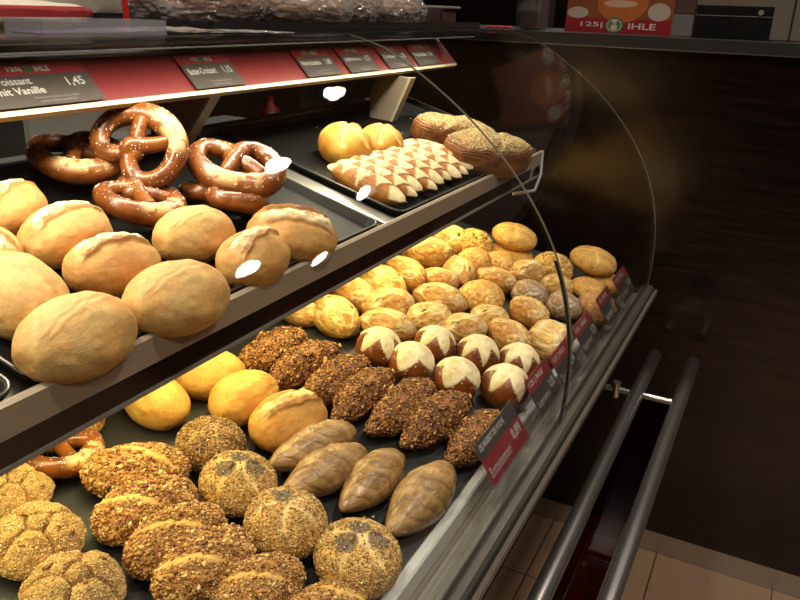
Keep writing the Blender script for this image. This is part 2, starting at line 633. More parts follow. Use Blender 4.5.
# upper shelf
shelf = MB().prism([(0.4955, shz(0.4955) - 0.012), (0.85, shz(0.85) - 0.012), (0.85, shz(0.85) - 0.022), (0.4955, shz(0.4955) - 0.022)], X0, 1.69).build('shelf_panel', M_black, case)
MB().prism([(0.4870, 1.1020), (0.4950, 1.1020), (0.4950, 1.1300), (0.4900, 1.1310), (0.4870, 1.1285)], X0, 1.70).build('shelf_front_rail', M_shelfrail, shelf)
MB().prism([(0.4885, 1.0790), (0.4935, 1.0790), (0.4935, 1.1018), (0.4885, 1.1018)], X0, 1.695).build('shelf_valance', M_maroon, shelf)
MB().prism([(0.4865, 1.0750), (0.4945, 1.0750), (0.4945, 1.0788), (0.4865, 1.0788)], X0, 1.695).build('shelf_bottom_strip', M_trough, shelf)
MB().prism([(0.85, shz(0.85) - 0.022), (0.862, shz(0.862) - 0.022), (0.862, shz(0.862)), (0.85, shz(0.85))], X0, 1.69).build('shelf_rear_rail', M_lightgrey, shelf)
MB().prism([(0.497, 1.088), (0.62, 1.088), (0.62, 1.096), (0.497, 1.096)], X0, 1.69).build('light_housing', M_white, shelf)
# metal divider between the two trays
MB().box(0.940, 0.992, 0, 0.35, 0, 0.004, M=Matrix.Translation((0, 0.497, shz(0.497) - 0.0115)) @ Matrix.Rotation(math.atan(SH_S), 4, 'X')).build('tray_divider', M_steel, shelf)
MB().box(0.945, 0.952, 0, 0.35, 0.004, 0.010, M=Matrix.Translation((0, 0.497, shz(0.497) - 0.0115)) @ Matrix.Rotation(math.atan(SH_S), 4, 'X')).build('divider_rib', M_steel, shelf)
# end clip of the shelf
b = MB()
b.tube([(1.695, 0.490, 1.128), (1.66, 0.478, 1.085), (1.64, 0.482, 1.050), (1.60, 0.52, 1.045)], 0.0035, 10)
b.build('end_clip', M_lightgrey, shelf, smooth=True)


# trays
def tray(x0, x1, y0, y1, label):
    t = thing('baking_tray', label, 'tray', (x0, y0, shz(y0) - 0.0115), 'baking trays on the upper shelf')
    t.rotation_euler = (math.atan(SH_S), 0, 0)
    L, D = x1 - x0, (y1 - y0) * math.sqrt(1 + SH_S ** 2)
    # rounded tray: outer loops at several insets / heights
    def loop(ins, z, r):
        P = []
        for cx, cy, a0 in ((L - ins - r, ins + r, -90), (L - ins - r, D - ins - r, 0), (ins + r, D - ins - r, 90), (ins + r, ins + r, 180)):
            for k in range(6):
                a = math.radians(a0 + k * 18)
                P.append((cx + r * math.cos(a), cy + r * math.sin(a), z))
        return P
    loops = [loop(0.006, 0.001, 0.012), loop(0.0, 0.010, 0.018), loop(0.0, 0.0125, 0.018), loop(0.004, 0.0125, 0.014), loop(0.011, 0.0030, 0.010), loop(0.03, 0.0025, 0.006)]
    V = [p for lp in loops for p in lp]
    n = 24
    F_ = []
    for a in range(len(loops) - 1):
        for k in range(n):
            F_.append((a * n + k, a * n + (k + 1) % n, (a + 1) * n + (k + 1) % n, (a + 1) * n + k))
    F_.append(tuple((len(loops) - 1) * n + k for k in range(n)))
    F_.append(tuple(reversed(range(n))))
    me = pydata('pan', V, F_)
    link('pan', me, M_tray, t)
    rim = loop(0.001, 0.0128, 0.017)
    MB().tube(rim + rim[:1], 0.0015, 6, cap=False).build('rolled_rim', plain('worn_rim_metal', lin(96, 92, 88), 0.3, 0.8), t, smooth=True)
    return t


tray(-0.235, 0.343, 0.500, 0.845, 'black baking tray at the left edge, only its rounded corner showing')
tray(0.355, 0.936, 0.500, 0.845, 'black baking tray carrying the big wheat rolls and pretzels')
tray(1.000, 1.685, 0.500, 0.845, 'black baking tray carrying the flour-topped sticks, round rolls and pastries')

# ------------------------------------------------------------------ bread
def ico(sub):
    bm = bmesh.new()
    bmesh.ops.create_icosphere(bm, subdivisions=sub, radius=1)
    V = np.array([v.co[:] for v in bm.verts])
    Fc = [tuple(v.index for v in f.verts) for f in bm.faces]
    bm.free()
    return V, Fc


SPH_V, SPH_F = ico(6)
SPH_FA = np.array(SPH_F)


def _h(i, j, k, s):
    n = (i * 374761393 + j * 668265263 + k * 2147483647 + s * 1274126177) & 0xffffffff
    n = ((n ^ (n >> 13)) * 1274126177) & 0xffffffff
    n = n ^ (n >> 16)
    return (n & 0xffff) / 65535.0


def vnoise(P, s=0):
    P = np.asarray(P) + 100.0
    I = np.floor(P).astype(np.int64)
    f = P - I
    f = f * f * (3 - 2 * f)
    r = 0
    for a in (0, 1):
        for b in (0, 1):
            for c_ in (0, 1):
                wgt = (f[:, 0] if a else 1 - f[:, 0]) * (f[:, 1] if b else 1 - f[:, 1]) * (f[:, 2] if c_ else 1 - f[:, 2])
                r = r + wgt * _h(I[:, 0] + a, I[:, 1] + b, I[:, 2] + c_, s)
    return r * 2 - 1


def fbm(P, s=0, o=4):
    r = 0
    a = 1.0
    t = 0
    for k in range(o):
        r = r + a * vnoise(P * 2 ** k, s + k * 17)
        t += a
        a *= 0.5
    return r / t


def sm(x, a, b):
    t = np.clip((x - a) / (b - a), 0, 1)
    return t * t * (3 - 2 * t)


def C3(r, g, b):
    return np.array(lin(r, g, b)[:3])


def mixc(c0, c1, t):
    return c0 * (1 - t)[:, None] + c1 * t[:, None]


def flat_bottom(z, k=0.62):
    return np.where(z < -k, -k + (z + k) * 0.10, z)


def finish(name, P, col, rgh, FA=SPH_FA):
    """P centred; drop so that the lowest point is z = 0"""
    P = P.copy()
    P[:, 2] -= P[:, 2].min()
    me = bpy.data.meshes.new(name)
    me.vertices.add(len(P))
    me.vertices.foreach_set('co', P.astype(np.float32).ravel())
    nf, kf = FA.shape
    me.loops.add(nf * kf)
    me.loops.foreach_set('vertex_index', FA.ravel().astype(np.int32))
    me.polygons.add(nf)
    me.polygons.foreach_set('loop_start', np.arange(0, nf * kf, kf, dtype=np.int32))
    me.polygons.foreach_set('loop_total', np.full(nf, kf, dtype=np.int32))
    me.update(calc_edges=True)
    me.validate()
    ca = me.attributes.new('Col', 'FLOAT_COLOR', 'POINT')
    ca.data.foreach_set('color', np.hstack([np.clip(col, 0, 1), np.ones((len(P), 1))]).astype(np.float32).ravel())
    ra = me.attributes.new('Rgh', 'FLOAT', 'POINT')
    ra.data.foreach_set('value', np.broadcast_to(rgh, (len(P),)).astype(np.float32))
    me.shade_smooth()
    return me, P


OCT_V = np.array([(1, 0, 0), (-1, 0, 0), (0, 1, 0), (0, -1, 0), (0, 0, 1), (0, 0, -1)], float)
OCT_F = np.array([(0, 2, 4), (2, 1, 4), (1, 3, 4), (3, 0, 4), (2, 0, 5), (1, 2, 5), (3, 1, 5), (0, 3, 5)])


def seeds_mesh(name, P, FA, mask, n, size, colors, rng, big=0.0, flat=0.45, jitter=0.25, sink=0.25):
    """scatter n little seed grains over the faces, chance by area * mask"""
    A, B, Cc = P[FA[:, 0]], P[FA[:, 1]], P[FA[:, 2]]
    N = np.cross(B - A, Cc - A)
    ar = np.linalg.norm(N, axis=1)
    N = N / (ar[:, None] + 1e-12)
    mk = mask[FA].mean(1)
    pr = ar * np.clip(mk, 0, None)
    pr = pr / pr.sum()
    idx = rng.choice(len(FA), n, p=pr)
    u, v = rng.random(n), rng.random(n)
    fl = u + v > 1
    u[fl], v[fl] = 1 - u[fl], 1 - v[fl]
    pos = A[idx] + (B[idx] - A[idx]) * u[:, None] + (Cc[idx] - A[idx]) * v[:, None]
    nr = N[idx] + rng.normal(0, jitter, (n, 3))
    nr /= np.linalg.norm(nr, axis=1)[:, None]
    t = rng.normal(0, 1, (n, 3))
    t -= nr * (t * nr).sum(1)[:, None]
    t /= np.linalg.norm(t, axis=1)[:, None]
    bt = np.cross(nr, t)
    sc = size * rng.uniform(0.7, 1.25, n)
    sc = np.where(rng.random(n) < big, sc * 2.1, sc)
    L, W, H = sc, sc * 0.58, sc * flat
    V = (pos[:, None, :] + OCT_V[None, :, 0:1] * (t * L[:, None])[:, None, :] + OCT_V[None, :, 1:2] * (bt * W[:, None])[:, None, :]
         + (OCT_V[None, :, 2:3] + (1 - sink * 2) * 0.5) * (nr * H[:, None])[:, None, :])
    V = V.reshape(-1, 3)
    Fc = (OCT_F[None] + (np.arange(n) * 6)[:, None, None]).reshape(-1, 3)
    ci = rng.integers(0, len(colors), n)
    cc = np.array(colors)[ci] * rng.uniform(0.8, 1.2, (n, 1))
    col = np.repeat(cc, 6, axis=0)
    me = bpy.data.meshes.new(name)
    me.vertices.add(len(V))
    me.vertices.foreach_set('co', V.astype(np.float32).ravel())
    nf = len(Fc)
    me.loops.add(nf * 3)
    me.loops.foreach_set('vertex_index', Fc.ravel().astype(np.int32))
    me.polygons.add(nf)
    me.polygons.foreach_set('loop_start', np.arange(0, nf * 3, 3, dtype=np.int32))
    me.polygons.foreach_set('loop_total', np.full(nf, 3, dtype=np.int32))
    me.update(calc_edges=True)
    ca = me.attributes.new('Col', 'FLOAT_COLOR', 'POINT')
    ca.data.foreach_set('color', np.hstack([np.clip(col, 0, 1), np.ones((len(V), 1))]).astype(np.float32).ravel())
    ra = me.attributes.new('Rgh', 'FLOAT', 'POINT')
    ra.data.foreach_set('value', np.full(len(V), 0.45, dtype=np.float32))
    me.shade_smooth()
    return me


B_crust = bread_mat('wheat_crust', 900, 0.55, mottling=0.16, mscale=45)
B_rough = bread_mat('rustic_crust', 500, 0.7, mottling=0.25, mscale=60)
B_shiny = bread_mat('lye_glazed_crust', 400, 0.15, coat=0.35, mottling=0.15, mscale=25)
B_dark = bread_mat('malted_crust', 500, 0.5, mottling=0.25, mscale=50)
B_seed = bread_mat('seed_grains', 900, 0.1, mottling=0.1, mscale=90)

p = SPH_V
RNG = np.random.default_rng(7)
LIB = {}


def semmel(var):
    a, b, c_ = 0.5, 0.36, 0.36
    s = 11 * var + 3
    x, y, z = p[:, 0], p[:, 1], p[:, 2]
    # fuller than an ellipsoid
    q = np.sign(p) * np.abs(p) ** np.array([0.95, 0.93, 0.95])
    q /= np.maximum(np.linalg.norm(q, axis=1), 1e-6)[:, None] ** 0.75
    P = np.stack([q[:, 0] * a, q[:, 1] * b, q[:, 2] * c_], 1)
    P *= (1 + 0.06 * fbm(p * 1.7, s, 3) + 0.006 * fbm(p * 11, s, 3))[:, None]
    topm = sm(z, 0.0, 0.45)
    yc = 0.10 * np.sin(x * 2.2 + var) - 0.12 + 0.12 * fbm(p * 4, s + 5, 3)
    d = y - yc
    span = sm(0.86 - np.abs(x), 0, 0.28)
    base = C3(218, 178, 112)
    brown = C3(188, 132, 66)
    pale = C3(236, 212, 160)
    if var in (1, 2):
        base, brown, pale = C3(208, 160, 94), C3(176, 116, 54), C3(242, 224, 180)
    if var == 3:
        base, brown, pale = C3(218, 172, 86), C3(192, 134, 54), C3(232, 196, 122)
    if var == 4:
        base, brown, pale = C3(214, 162, 80), C3(184, 120, 46), C3(232, 204, 140)
    strength = {0: 0.16, 1: 1.4, 2: 1.1, 3: 0.16, 4: 1.2}[var]
    lip = np.exp(-((d + 0.02) / 0.05) ** 2) * topm * span
    gro = np.exp(-((d - 0.05) / 0.045) ** 2) * topm * span
    bulge = sm(d, 0.05, 0.14) * sm(0.62 - d, 0, 0.30) * topm * span
    nrm = P / np.linalg.norm(P, axis=1)[:, None]
    crk = fbm(p * 6 + np.array([0, 9., 0]), s + 9, 5)
    lip2 = np.exp(-((d - 0.60) / 0.06) ** 2) * topm * span
    P = P + nrm * (strength * (0.040 * lip - 0.055 * gro + 0.018 * bulge - 0.02 * lip2 * (strength > .6)))[:, None]
    P = P + nrm * (strength * bulge * 0.030 * crk)[:, None]
    t = np.clip(0.45 + 1.1 * fbm(p * 2.2, s + 2, 4) + .5 * fbm(p * 14, s, 3), 0, 1) * 0.75
    col = mixc(base, brown, t)
    col = mixc(col, pale, np.clip(strength * (bulge * 0.9 + gro * 0.5), 0, 1) * sm(crk, -0.5, 0.2))
    col = mixc(col, brown * 0.75, np.clip(lip * strength * 0.9 + lip2 * (strength > .6) * .5, 0, 1))
    col = mixc(col, brown * 0.8, bulge * (strength > .6) * sm(-np.abs(crk), -.10, -.02) * .6)
    P[:, 2] = flat_bottom(P[:, 2] / c_, 0.66) * c_
    return P * 0.1, col, 0.6, None, B_crust


def kaiser(var):
    x, y, z = p.T
    ph = np.arctan2(y, x)
    th = np.arccos(np.clip(z, -1, 1))
    P = np.stack([x * .5, y * .47, z * .38], 1)
    arms = np.zeros(len(p))
    for k in range(5):
        a = k * 2 * np.pi / 5 + 0.3
        dd = np.abs(np.angle(np.exp(1j * (ph - a - th * 0.35)))) * np.sin(th)
        arms = np.maximum(arms, np.exp(-(dd / 0.10) ** 2) * sm(1.35 - th, 0, 0.4))
    P *= (1 - 0.17 * arms)[:, None]
    P *= (1 + 0.03 * fbm(p * 2, 5, 2))[:, None]
    col = mixc(C3(224, 172, 76), C3(196, 134, 46), np.clip(.5 + fbm(p * 2, 7, 3), 0, 1))
    col = mixc(col, C3(240, 212, 140), arms)
    P[:, 2] = flat_bottom(P[:, 2] / .38, 0.62) * .38
    return P * 0.1, col, 0.4, None, B_crust


def rustic(var):
    s = 31 * var + 13
    x, y, z = p.T
    e = 1.0
    P = np.stack([x * .5, y * .37 * (1 - 0.22 * x * x), z * .335], 1)
    if var == 3:
        q = np.sign(p) * np.abs(p) ** 0.6
        P = np.stack([q[:, 0] * .43, q[:, 1] * .34, z * .32], 1)
    n1 = fbm(p * 1.8 + s, s, 3)
    n2 = fbm(p * 5 + s, s + 1, 4)
    rid = 1 - np.abs(fbm(p * np.array([2.2, 3.4, 3.0]) + 3 * s, s + 2, 3)) * 5
    rid = np.clip(rid, 0, 1) * sm(z, -0.2, 0.4)
    n3 = fbm(p * 14 + s, s + 6, 3)
    P *= (1 + 0.085 * n1 + 0.022 * n2 + 0.012 * n3 - 0.010 * rid)[:, None]
    yc = 0.15 * np.sin(x * 3 + s)
    d = y - yc
    slash = np.exp(-(d / 0.11) ** 2) * sm(z, 0, .5) * sm(.8 - np.abs(x), 0, .3)
    lip = np.exp(-((d - 0.17) / 0.07) ** 2) * sm(z, 0, .5) * sm(.8 - np.abs(x), 0, .3)
    cw = np.abs(fbm(p * 1.25 + 7 * s, s + 8, 4))
    crk = sm(.10 - cw, 0, .06) * sm(z, -.1, .4)
    cl = np.exp(-((cw - .14) / .04) ** 2) * sm(z, -.1, .4)
    P *= (1 - .018 * crk + .006 * cl + .016 * fbm(p * 9 + s, s + 21, 3))[:, None]
    k = {0: .5, 1: 1.0, 2: .3, 3: .25}[var]
    P *= (1 + k * (0.085 * lip - 0.06 * slash))[:, None]
    base = [C3(222, 180, 96), C3(212, 164, 88), C3(214, 156, 68), C3(212, 170, 92)][var]
    brown = [C3(176, 122, 52), C3(166, 112, 54), C3(150, 94, 38), C3(168, 120, 58)][var]
    pale = C3(242, 216, 150)
    t = np.clip(.5 + 1.1 * n2 + .5 * n1 + .7 * n3, 0, 1)
    col = mixc(base, brown, t)
    col = mixc(col, pale, np.clip(rid * .2 + slash * .6 * k + sm(z, .5, 1) * .15, 0, 1))
    col = mixc(col, pale, crk * .45)
    col = mixc(col, brown * .7, cl * .28)
    col = mixc(col, C3(236, 224, 192), sm(fbm(p * 3 + 2 * s, s + 11, 4), .05, .4) * .45 * sm(z, 0, .5))
    if var in (0, 1):   # olive pieces
        for ox, oy in (((0.45, 0.15), (-0.3, -0.45)) if var == 0 else ((0.62, 0.25), (-0.5, -.35))):
            dd = np.sqrt(((x - ox) * 1.0) ** 2 + ((y - oy) * 1.8) ** 2) + 0.05 * n2
            col = mixc(col, C3(58, 42, 40), sm(-dd, -0.15, -0.09) * (z > 0))
    P[:, 2] = flat_bottom(P[:, 2] / .335, 0.66) * .335
    return P * .1, col, 0.62, None, B_rough


def roundb(var):
    s = 41 * var + 5
    x, y, z = p.T
    P = np.stack([x * .5, y * .48, z * .36], 1)
    n1 = fbm(p * 1.8 + s, s, 3)
    n2 = fbm(p * 6 + s, s + 1, 4)
    rid = np.clip(1 - np.abs(fbm(p * 2.0 + 3 * s, s + 2, 3)) * 6, 0, 1) * sm(z, 0.0, 0.5)
    n3 = fbm(p * 14 + s, s + 6, 3)
    P *= (1 + .08 * n1 + .03 * n2 + .014 * n3 - .025 * rid)[:, None]
    cw = np.abs(fbm(p * 1.2 + 7 * s, s + 8, 4))
    crk = sm(.09 - cw, 0, .07) * sm(z, 0, .4)
    cl = np.exp(-((cw - .14) / .04) ** 2) * sm(z, 0, .4)
    P *= (1 - .04 * crk + .010 * cl + .02 * fbm(p * 8 + s, s + 21, 3))[:, None]
    base, brown, pale = [(C3(220, 172, 96), C3(190, 128, 52), C3(242, 214, 150)),
                         (C3(220, 176, 92), C3(176, 120, 48), C3(236, 204, 130)),
                         (C3(196, 152, 98), C3(160, 110, 62), C3(160, 112, 66)),
                         (C3(178, 148, 116), C3(132, 96, 66), C3(208, 192, 168))][var]
    col = mixc(base, brown, np.clip(.45 + n2 + .5 * n1 + .6 * n3, 0, 1))
    col = mixc(col, pale, np.clip(rid * .3 + crk * .5, 0, 1))
    col = mixc(col, brown * .7, cl * .3)
    if var == 3:
        col = mixc(col, C3(204, 190, 172), sm(n1, .0, .4) * .6 * sm(z, 0, .5))
    P[:, 2] = flat_bottom(P[:, 2] / .36, 0.62) * .36
    P = P * .1
    sd = None
    if var == 1:
        sd = [('pumpkin_seeds', sm(z, .2, .6), 60, .0042, [C3(120, 116, 56), C3(150, 134, 70), C3(96, 96, 50)], 0)]
    return P, col, .65, sd, B_rough


def bun(var):
    s = 51 + var
    x, y, z = p.T
    P = np.stack([x * .5, y * .45, z * .29], 1)
    P *= (1 + .03 * fbm(p * 2 + s, s, 3))[:, None]
    cr = np.maximum(np.exp(-((x + .1 - .2 * y) / .06) ** 2), np.exp(-((y - .1 - .15 * x) / .06) ** 2)) * sm(z, .3, .7) if var else 0 * x
    P *= (1 - .05 * cr)[:, None]
    n2 = fbm(p * 5, s, 4)
    col = mixc(C3(224, 176, 92), C3(184, 126, 56), np.clip(.4 + n2, 0, 1))
    col = mixc(col, C3(240, 206, 120), cr * .8)
    P[:, 2] = flat_bottom(P[:, 2] / .29, 0.7) * .29
    return P * .1, col, .6, [('sesame_seeds', sm(z, -.5, 0), 900, .0014, [C3(236, 208, 140), C3(214, 176, 104)], 0)], B_rough


def laugen(var):
    s = 61 + var * 3
    x, y, z = p.T
    th = np.arccos(np.clip(z, -1, 1))
    ph = np.arctan2(y, x)
    nn = [5, 4, 6][var]
    tri = np.abs(((ph + .35 * var) * nn / (2 * np.pi)) % 1 * 2 - 1)
    n = fbm(p * 6, s, 4)
    bd = np.radians([34, 44, 40][var]) + np.radians([52, 44, 50][var]) * tri ** [1.1, 1.0, 1.6][var] + .05 * n
    t = sm(bd - th, -.02, .03)
    P = np.stack([x * .5, y * .485, z * .43], 1)
    P *= (1 + .025 * t + .018 * n * t + .02 * fbm(p * 1.7, s, 2))[:, None]
    edge = np.exp(-((bd - th) / .04) ** 2)
    P *= (1 - .012 * edge)[:, None]
    brown = mixc(C3(142, 78, 32), C3(98, 48, 18), np.clip(.5 + fbm(p * 2.5, s + 3, 3), 0, 1))
    cream = mixc(C3(238, 222, 178), C3(216, 186, 120), np.clip(.2 + 1.2 * n, 0, 1))
    col = brown * (1 - t)[:, None] + cream * t[:, None]
    rg = .28 * (1 - t) + .75 * t
    P[:, 2] = flat_bottom(P[:, 2] / .43, 0.72) * .43
    mk = sm(bd - th, -.35, -.1) * sm(z, -.3, .0) * (1 - t)
    return P * .075, col, rg, [('salt_grains', mk + 1e-6, 60, .0012, [C3(245, 240, 228)], 0)], B_shiny


def stick(var):
    s = 71 + var * 7
    x, y, z = p.T
    r = np.sqrt(np.clip(1 - x * x, 0, 1))
    tp = 1 - .35 * np.clip(-x, 0, 1) ** 1.5
    P = np.stack([x * .5, y * .20 * tp * (.80 + .2 * r), z * .19 * tp], 1)
    spir = np.sin((x * 3.6 + np.arctan2(z, y) * .5) * np.pi * 1.1 + var)
    P[:, 1:] *= (1 + .07 * spir * r)[:, None]
    P *= (1 + .09 * fbm(p * 3, s, 4))[:, None]
    P[:, 1] += .02 * np.sin(x * 2.6 + var)
    n2 = fbm(p * 6, s, 4)
    col = mixc(C3(150, 98, 48), C3(98, 58, 28), np.clip(.5 + n2, 0, 1))
    bare = np.exp(-((x - (.0 if var == 0 else .2)) ** 2 / .05 + (y + .1) ** 2 / .16)) * sm(z, .1, .5)
    mk = sm(z, -.75, -.3) * (1 - [.35, .8][var] * bare)
    P[:, 2] = flat_bottom(P[:, 2] / .19, 0.7) * .19
    cs = [C3(186, 132, 70), C3(150, 98, 46), C3(92, 52, 26), C3(52, 28, 18), C3(124, 76, 36), C3(206, 158, 92), C3(78, 44, 24)]
    return P * .16, col, .6, [('seed_coating', mk + 1e-6, 1900, .0025, cs, .03)], B_dark


def cone(var):
    s = 81 + var * 7
    x, y, z = p.T
    tp = np.where(x < 0, 1 - .42 * np.abs(x) ** 1.3, 1 - .10 * np.abs(x) ** 2)
    P = np.stack([x * .5, y * .215 * tp, z * .205 * tp], 1)
    ph = np.arctan2(y, z)
    w_ = (x * 1.75 + ph * .30 + .3 * var + .22 * fbm(p * 1.6, s + 4, 2)) % 1.0
    gro = np.exp(-((w_ - .5) / .05) ** 2) * sm(z, -.2, .3) * sm(.93 - np.abs(x), 0, .1)
    step = (w_ - .5) * sm(np.abs(w_ - .5), 0, .08)
    P[:, 1:] *= (1 - .07 * gro - .08 * step * sm(z, -.3, .3))[:, None]
    P *= (1 + .035 * fbm(p * 2.6, s, 3))[:, None]
    n2 = fbm(p * 6, s, 4)
    col = mixc(C3(166, 130, 80), C3(122, 88, 48), np.clip(.45 + .9 * n2 + .5 * fbm(p * 16, s, 3), 0, 1))
    col = mixc(col, C3(198, 160, 108), sm(step, .15, .4) * .35 * sm(z, 0, .5))
    col = mixc(col, C3(104, 66, 34), gro * .5)
    P[:, 2] = flat_bottom(P[:, 2] / .205, 0.7) * .205
    sd = [('flour_specks', sm(z, -.2, .2) + 1e-6, 60, .0008, [C3(232, 214, 180), C3(110, 70, 40)], 0)]
    return P * .14, col, .42, sd, B_shiny


def kornround(var):
    s = 91 + var * 5
    x, y, z = p.T
    P = np.stack([x * .5, y * .49, z * .33], 1)
    ph = np.arctan2(y, x)
    n2 = fbm(p * 5 + s, s, 4)
    rr = np.sqrt(x * x + y * y)
    cross = np.zeros(len(p))
    for k in range(5):
        a = k * 2 * np.pi / 5 + .5 * var + .35 * rr
        dd = np.abs(np.angle(np.exp(1j * (ph - a)))) * np.maximum(rr, .02)
        cross = np.maximum(cross, np.exp(-(dd / .095) ** 2) * sm(.92 - rr, 0, .2))
    cross = cross * sm(z, 0, .3) * [1, 1, .35][var]
    P *= (1 - .055 * cross + .035 * n2)[:, None]
    base = [C3(220, 178, 100), C3(214, 170, 96), C3(150, 112, 58)][var]
    br = [C3(180, 130, 62), C3(178, 126, 60), C3(110, 74, 34)][var]
    col = mixc(mixc(base, br, np.clip(.5 + n2, 0, 1)), C3(232, 200, 136), cross * .8)
    spots = {0: [(.3, .15), (-.25, .3), (0.05, -.38)], 1: [(.2, .25)], 2: []}[var]
    pop = 0 * x
    for sx_, sy_ in spots:
        pop = np.maximum(pop, sm(-np.hypot(x - sx_, y - sy_) + .05 * n2, -.30, -.22) * (z > 0))
    col = mixc(col, C3(74, 66, 60), pop * .8)
    mk = (1 - cross * .95) * sm(z, -.75, -.2)
    P[:, 2] = flat_bottom(P[:, 2] / .33, 0.66) * .33
    P = P * .1
    tan = [C3(200, 166, 104), C3(168, 126, 70), C3(224, 196, 140), C3(184, 146, 86), C3(140, 100, 56)] if var < 2 else [C3(206, 176, 114), C3(120, 84, 46), C3(78, 52, 30), C3(160, 122, 72)]
    sd = [('seed_coating', mk * (1 - pop * .7) + 1e-6, 2700, .0021, tan, 0)]
    if spots:
        sd.append(('poppy_seeds', pop + 1e-6, 900, .0009, [C3(60, 58, 60), C3(96, 90, 86), C3(180, 160, 130)], 0))
        sd.append(('pumpkin_seeds', mk * sm(z, 0, .3) + 1e-6, 14, .0048, [C3(132, 112, 60), C3(160, 130, 76)], 0))
    return P, col, .6, sd, B_rough


def kornlong(var):
    s = 101 + var * 5
    x, y, z = p.T
    P = np.stack([x * .5, y * .31, z * .25], 1)
    n2 = fbm(p * 4 + s, s, 4)
    dd = x * .8 + y * .6 + (.15 if var else .0)
    g = np.exp(-((dd - .05) / .10) ** 2) * sm(z, 0, .4)
    P *= (1 + .11 * fbm(p * 2.4, s, 4) - .06 * g)[:, None]
    P[:, 2] += .02 * np.exp(-((dd - .25) / .1) ** 2) * sm(z, 0, .4)
    bare = np.exp(-((dd + .12 + .12 * n2) / .09) ** 2) * sm(z, .2, .6) * sm(.75 - np.abs(y), 0, .3)
    col = mixc(C3(190, 138, 70), C3(146, 94, 42), np.clip(.5 + n2, 0, 1))
    col = mixc(col, C3(222, 176, 94), bare)
    mk = (1 - .97 * np.clip(bare * 1.4, 0, 1)) * sm(z, -.8, -.3)
    P[:, 2] = flat_bottom(P[:, 2] / .25, 0.7) * .25
    cs = [C3(204, 160, 96), C3(176, 126, 66), C3(142, 94, 50), C3(108, 66, 36), C3(222, 186, 124)]
    return P * .115, col, .6, [('seed_coating', mk + 1e-6, 2800, .0021, cs, .06)], B_dark


def swirl(var):
    s = 111 + var * 5
    x, y, z = p.T
    P = np.stack([x * .5, y * .485, z * .27], 1)
    ph = np.arctan2(y, x)
    rr = np.hypot(x, y)
    top = sm(z, -.1, .4)
    wv = .10 * fbm(p * 2, s + 2, 3)
    ds = []
    for q in range(4):
        a = q * np.pi / 2 + .7 * var + .4
        ds.append(np.hypot(x - .52 * np.cos(a), (y - .52 * np.sin(a))) * (.9 + .12 * (q % 3)) + wv)
    ds.append(np.hypot(x - .08, y + .05) * 1.25 + wv * .5)
    ds = np.sort(np.array(ds), axis=0)
    crev = np.exp(-((ds[1] - ds[0]) / .07) ** 2) * top
    n2 = fbm(p * 5, s, 4)
    P[:, 2] += (.16 * (.35 - ds[0]) - .075 * crev) * top
    P *= (1 + .07 * n2)[:, None]
    col = mixc(C3(192, 156, 96), C3(150, 110, 58), np.clip(.5 + n2, 0, 1))
    col = mixc(col, C3(150, 104, 50), crev * .8)
    mk = sm(z, -.8, -.3) * (1 - .85 * crev)
    P[:, 2] = flat_bottom(P[:, 2] / .27, 0.7) * .27
    return P * .1, col, .65, [('sesame_seeds', mk + 1e-6, 4200, .0015, [C3(206, 176, 118), C3(184, 148, 90), C3(226, 202, 150), C3(156, 116, 66)], 0),
                             ('pumpkin_seeds', sm(z, .3, .7) + 1e-6, 7, .0055, [C3(150, 104, 56)], 0)], B_rough


def pastry(var):
    s = 121 + var * 5
    x, y, z = p.T
    q = np.sign(p) * np.abs(p) ** np.array([.8, .6, .6])
    P = np.stack([q[:, 0] * .5, q[:, 1] * .25 * (1 - .25 * x * x), q[:, 2] * .15], 1)
    lay = np.sin(P[:, 2] * 300 + 5 * fbm(p * 3, s, 3))
    side = sm(.75 - np.abs(z), 0, .2)
    P[:, :2] *= (1 + .012 * lay * side)[:, None]
    P[:, 2] += .015 * np.exp(-((x + .1 - .5 * y) / .12) ** 2) * sm(z, 0, .5) + .02 * fbm(p * 2.2, s, 3)
    P[:, 2] -= .02 * np.exp(-((x - .15 - .5 * y) / .08) ** 2) * sm(z, 0, .5)
    n2 = fbm(p * 5, s, 4)
    col = mixc(C3(150, 96, 50), C3(90, 50, 26), np.clip(.5 + .4 * lay * side + .6 * n2, 0, 1))
    col = mixc(col, C3(196, 150, 88), sm(z, .4, .8) * .6)
    P[:, 2] = flat_bottom(P[:, 2] / .15, 0.75) * .15
    return P * .2, col, .5, [('seed_coating', sm(z, .3, .7) + 1e-6, 2400, .0021, [C3(210, 190, 130), C3(184, 156, 96), C3(226, 210, 160), C3(140, 110, 66)], 0)], B_dark


def flourstick(var):
    s = 131 + var * 5
    x, y, z = p.T
    tp = 1 - .18 * np.abs(x) ** 2.5
    P = np.stack([x * .5, y * .165 * tp, z * .14 * tp], 1)
    n2 = fbm(p * 5, s, 4)
    # staggered leaf shaped cuts with floury tops
    k = (x * 2.35 + .3 + .5 * var)
    fr = k % 1.0
    side_ = np.where(np.floor(k) % 2 == 0, 1, -1)
    dia = np.abs(fr - .5) * 1.9 + np.abs(y - .16 * side_) * .95 + .06 * n2
    t = sm(-dia, -.98, -.90) * sm(z, -.15, .1)
    P *= (1 + .05 * t + .03 * fbm(p * 2, s, 3))[:, None]
    brown = mixc(C3(184, 122, 56), C3(144, 84, 34), np.clip(.5 + n2, 0, 1))
    cream = mixc(C3(232, 214, 170), C3(206, 170, 108), np.clip(.3 + n2, 0, 1))
    col = brown * (1 - t)[:, None] + cream * t[:, None]
    P[:, 2] = flat_bottom(P[:, 2] / .14, 0.7) * .14
    mk = np.exp(-((x - .1) / .35) ** 2) * sm(z, .2, .6)
    return P * .14, col, .5, [('sunflower_seeds', mk + 1e-6, 70, .0017, [C3(150, 116, 56), C3(188, 150, 84)], 0)], B_crust


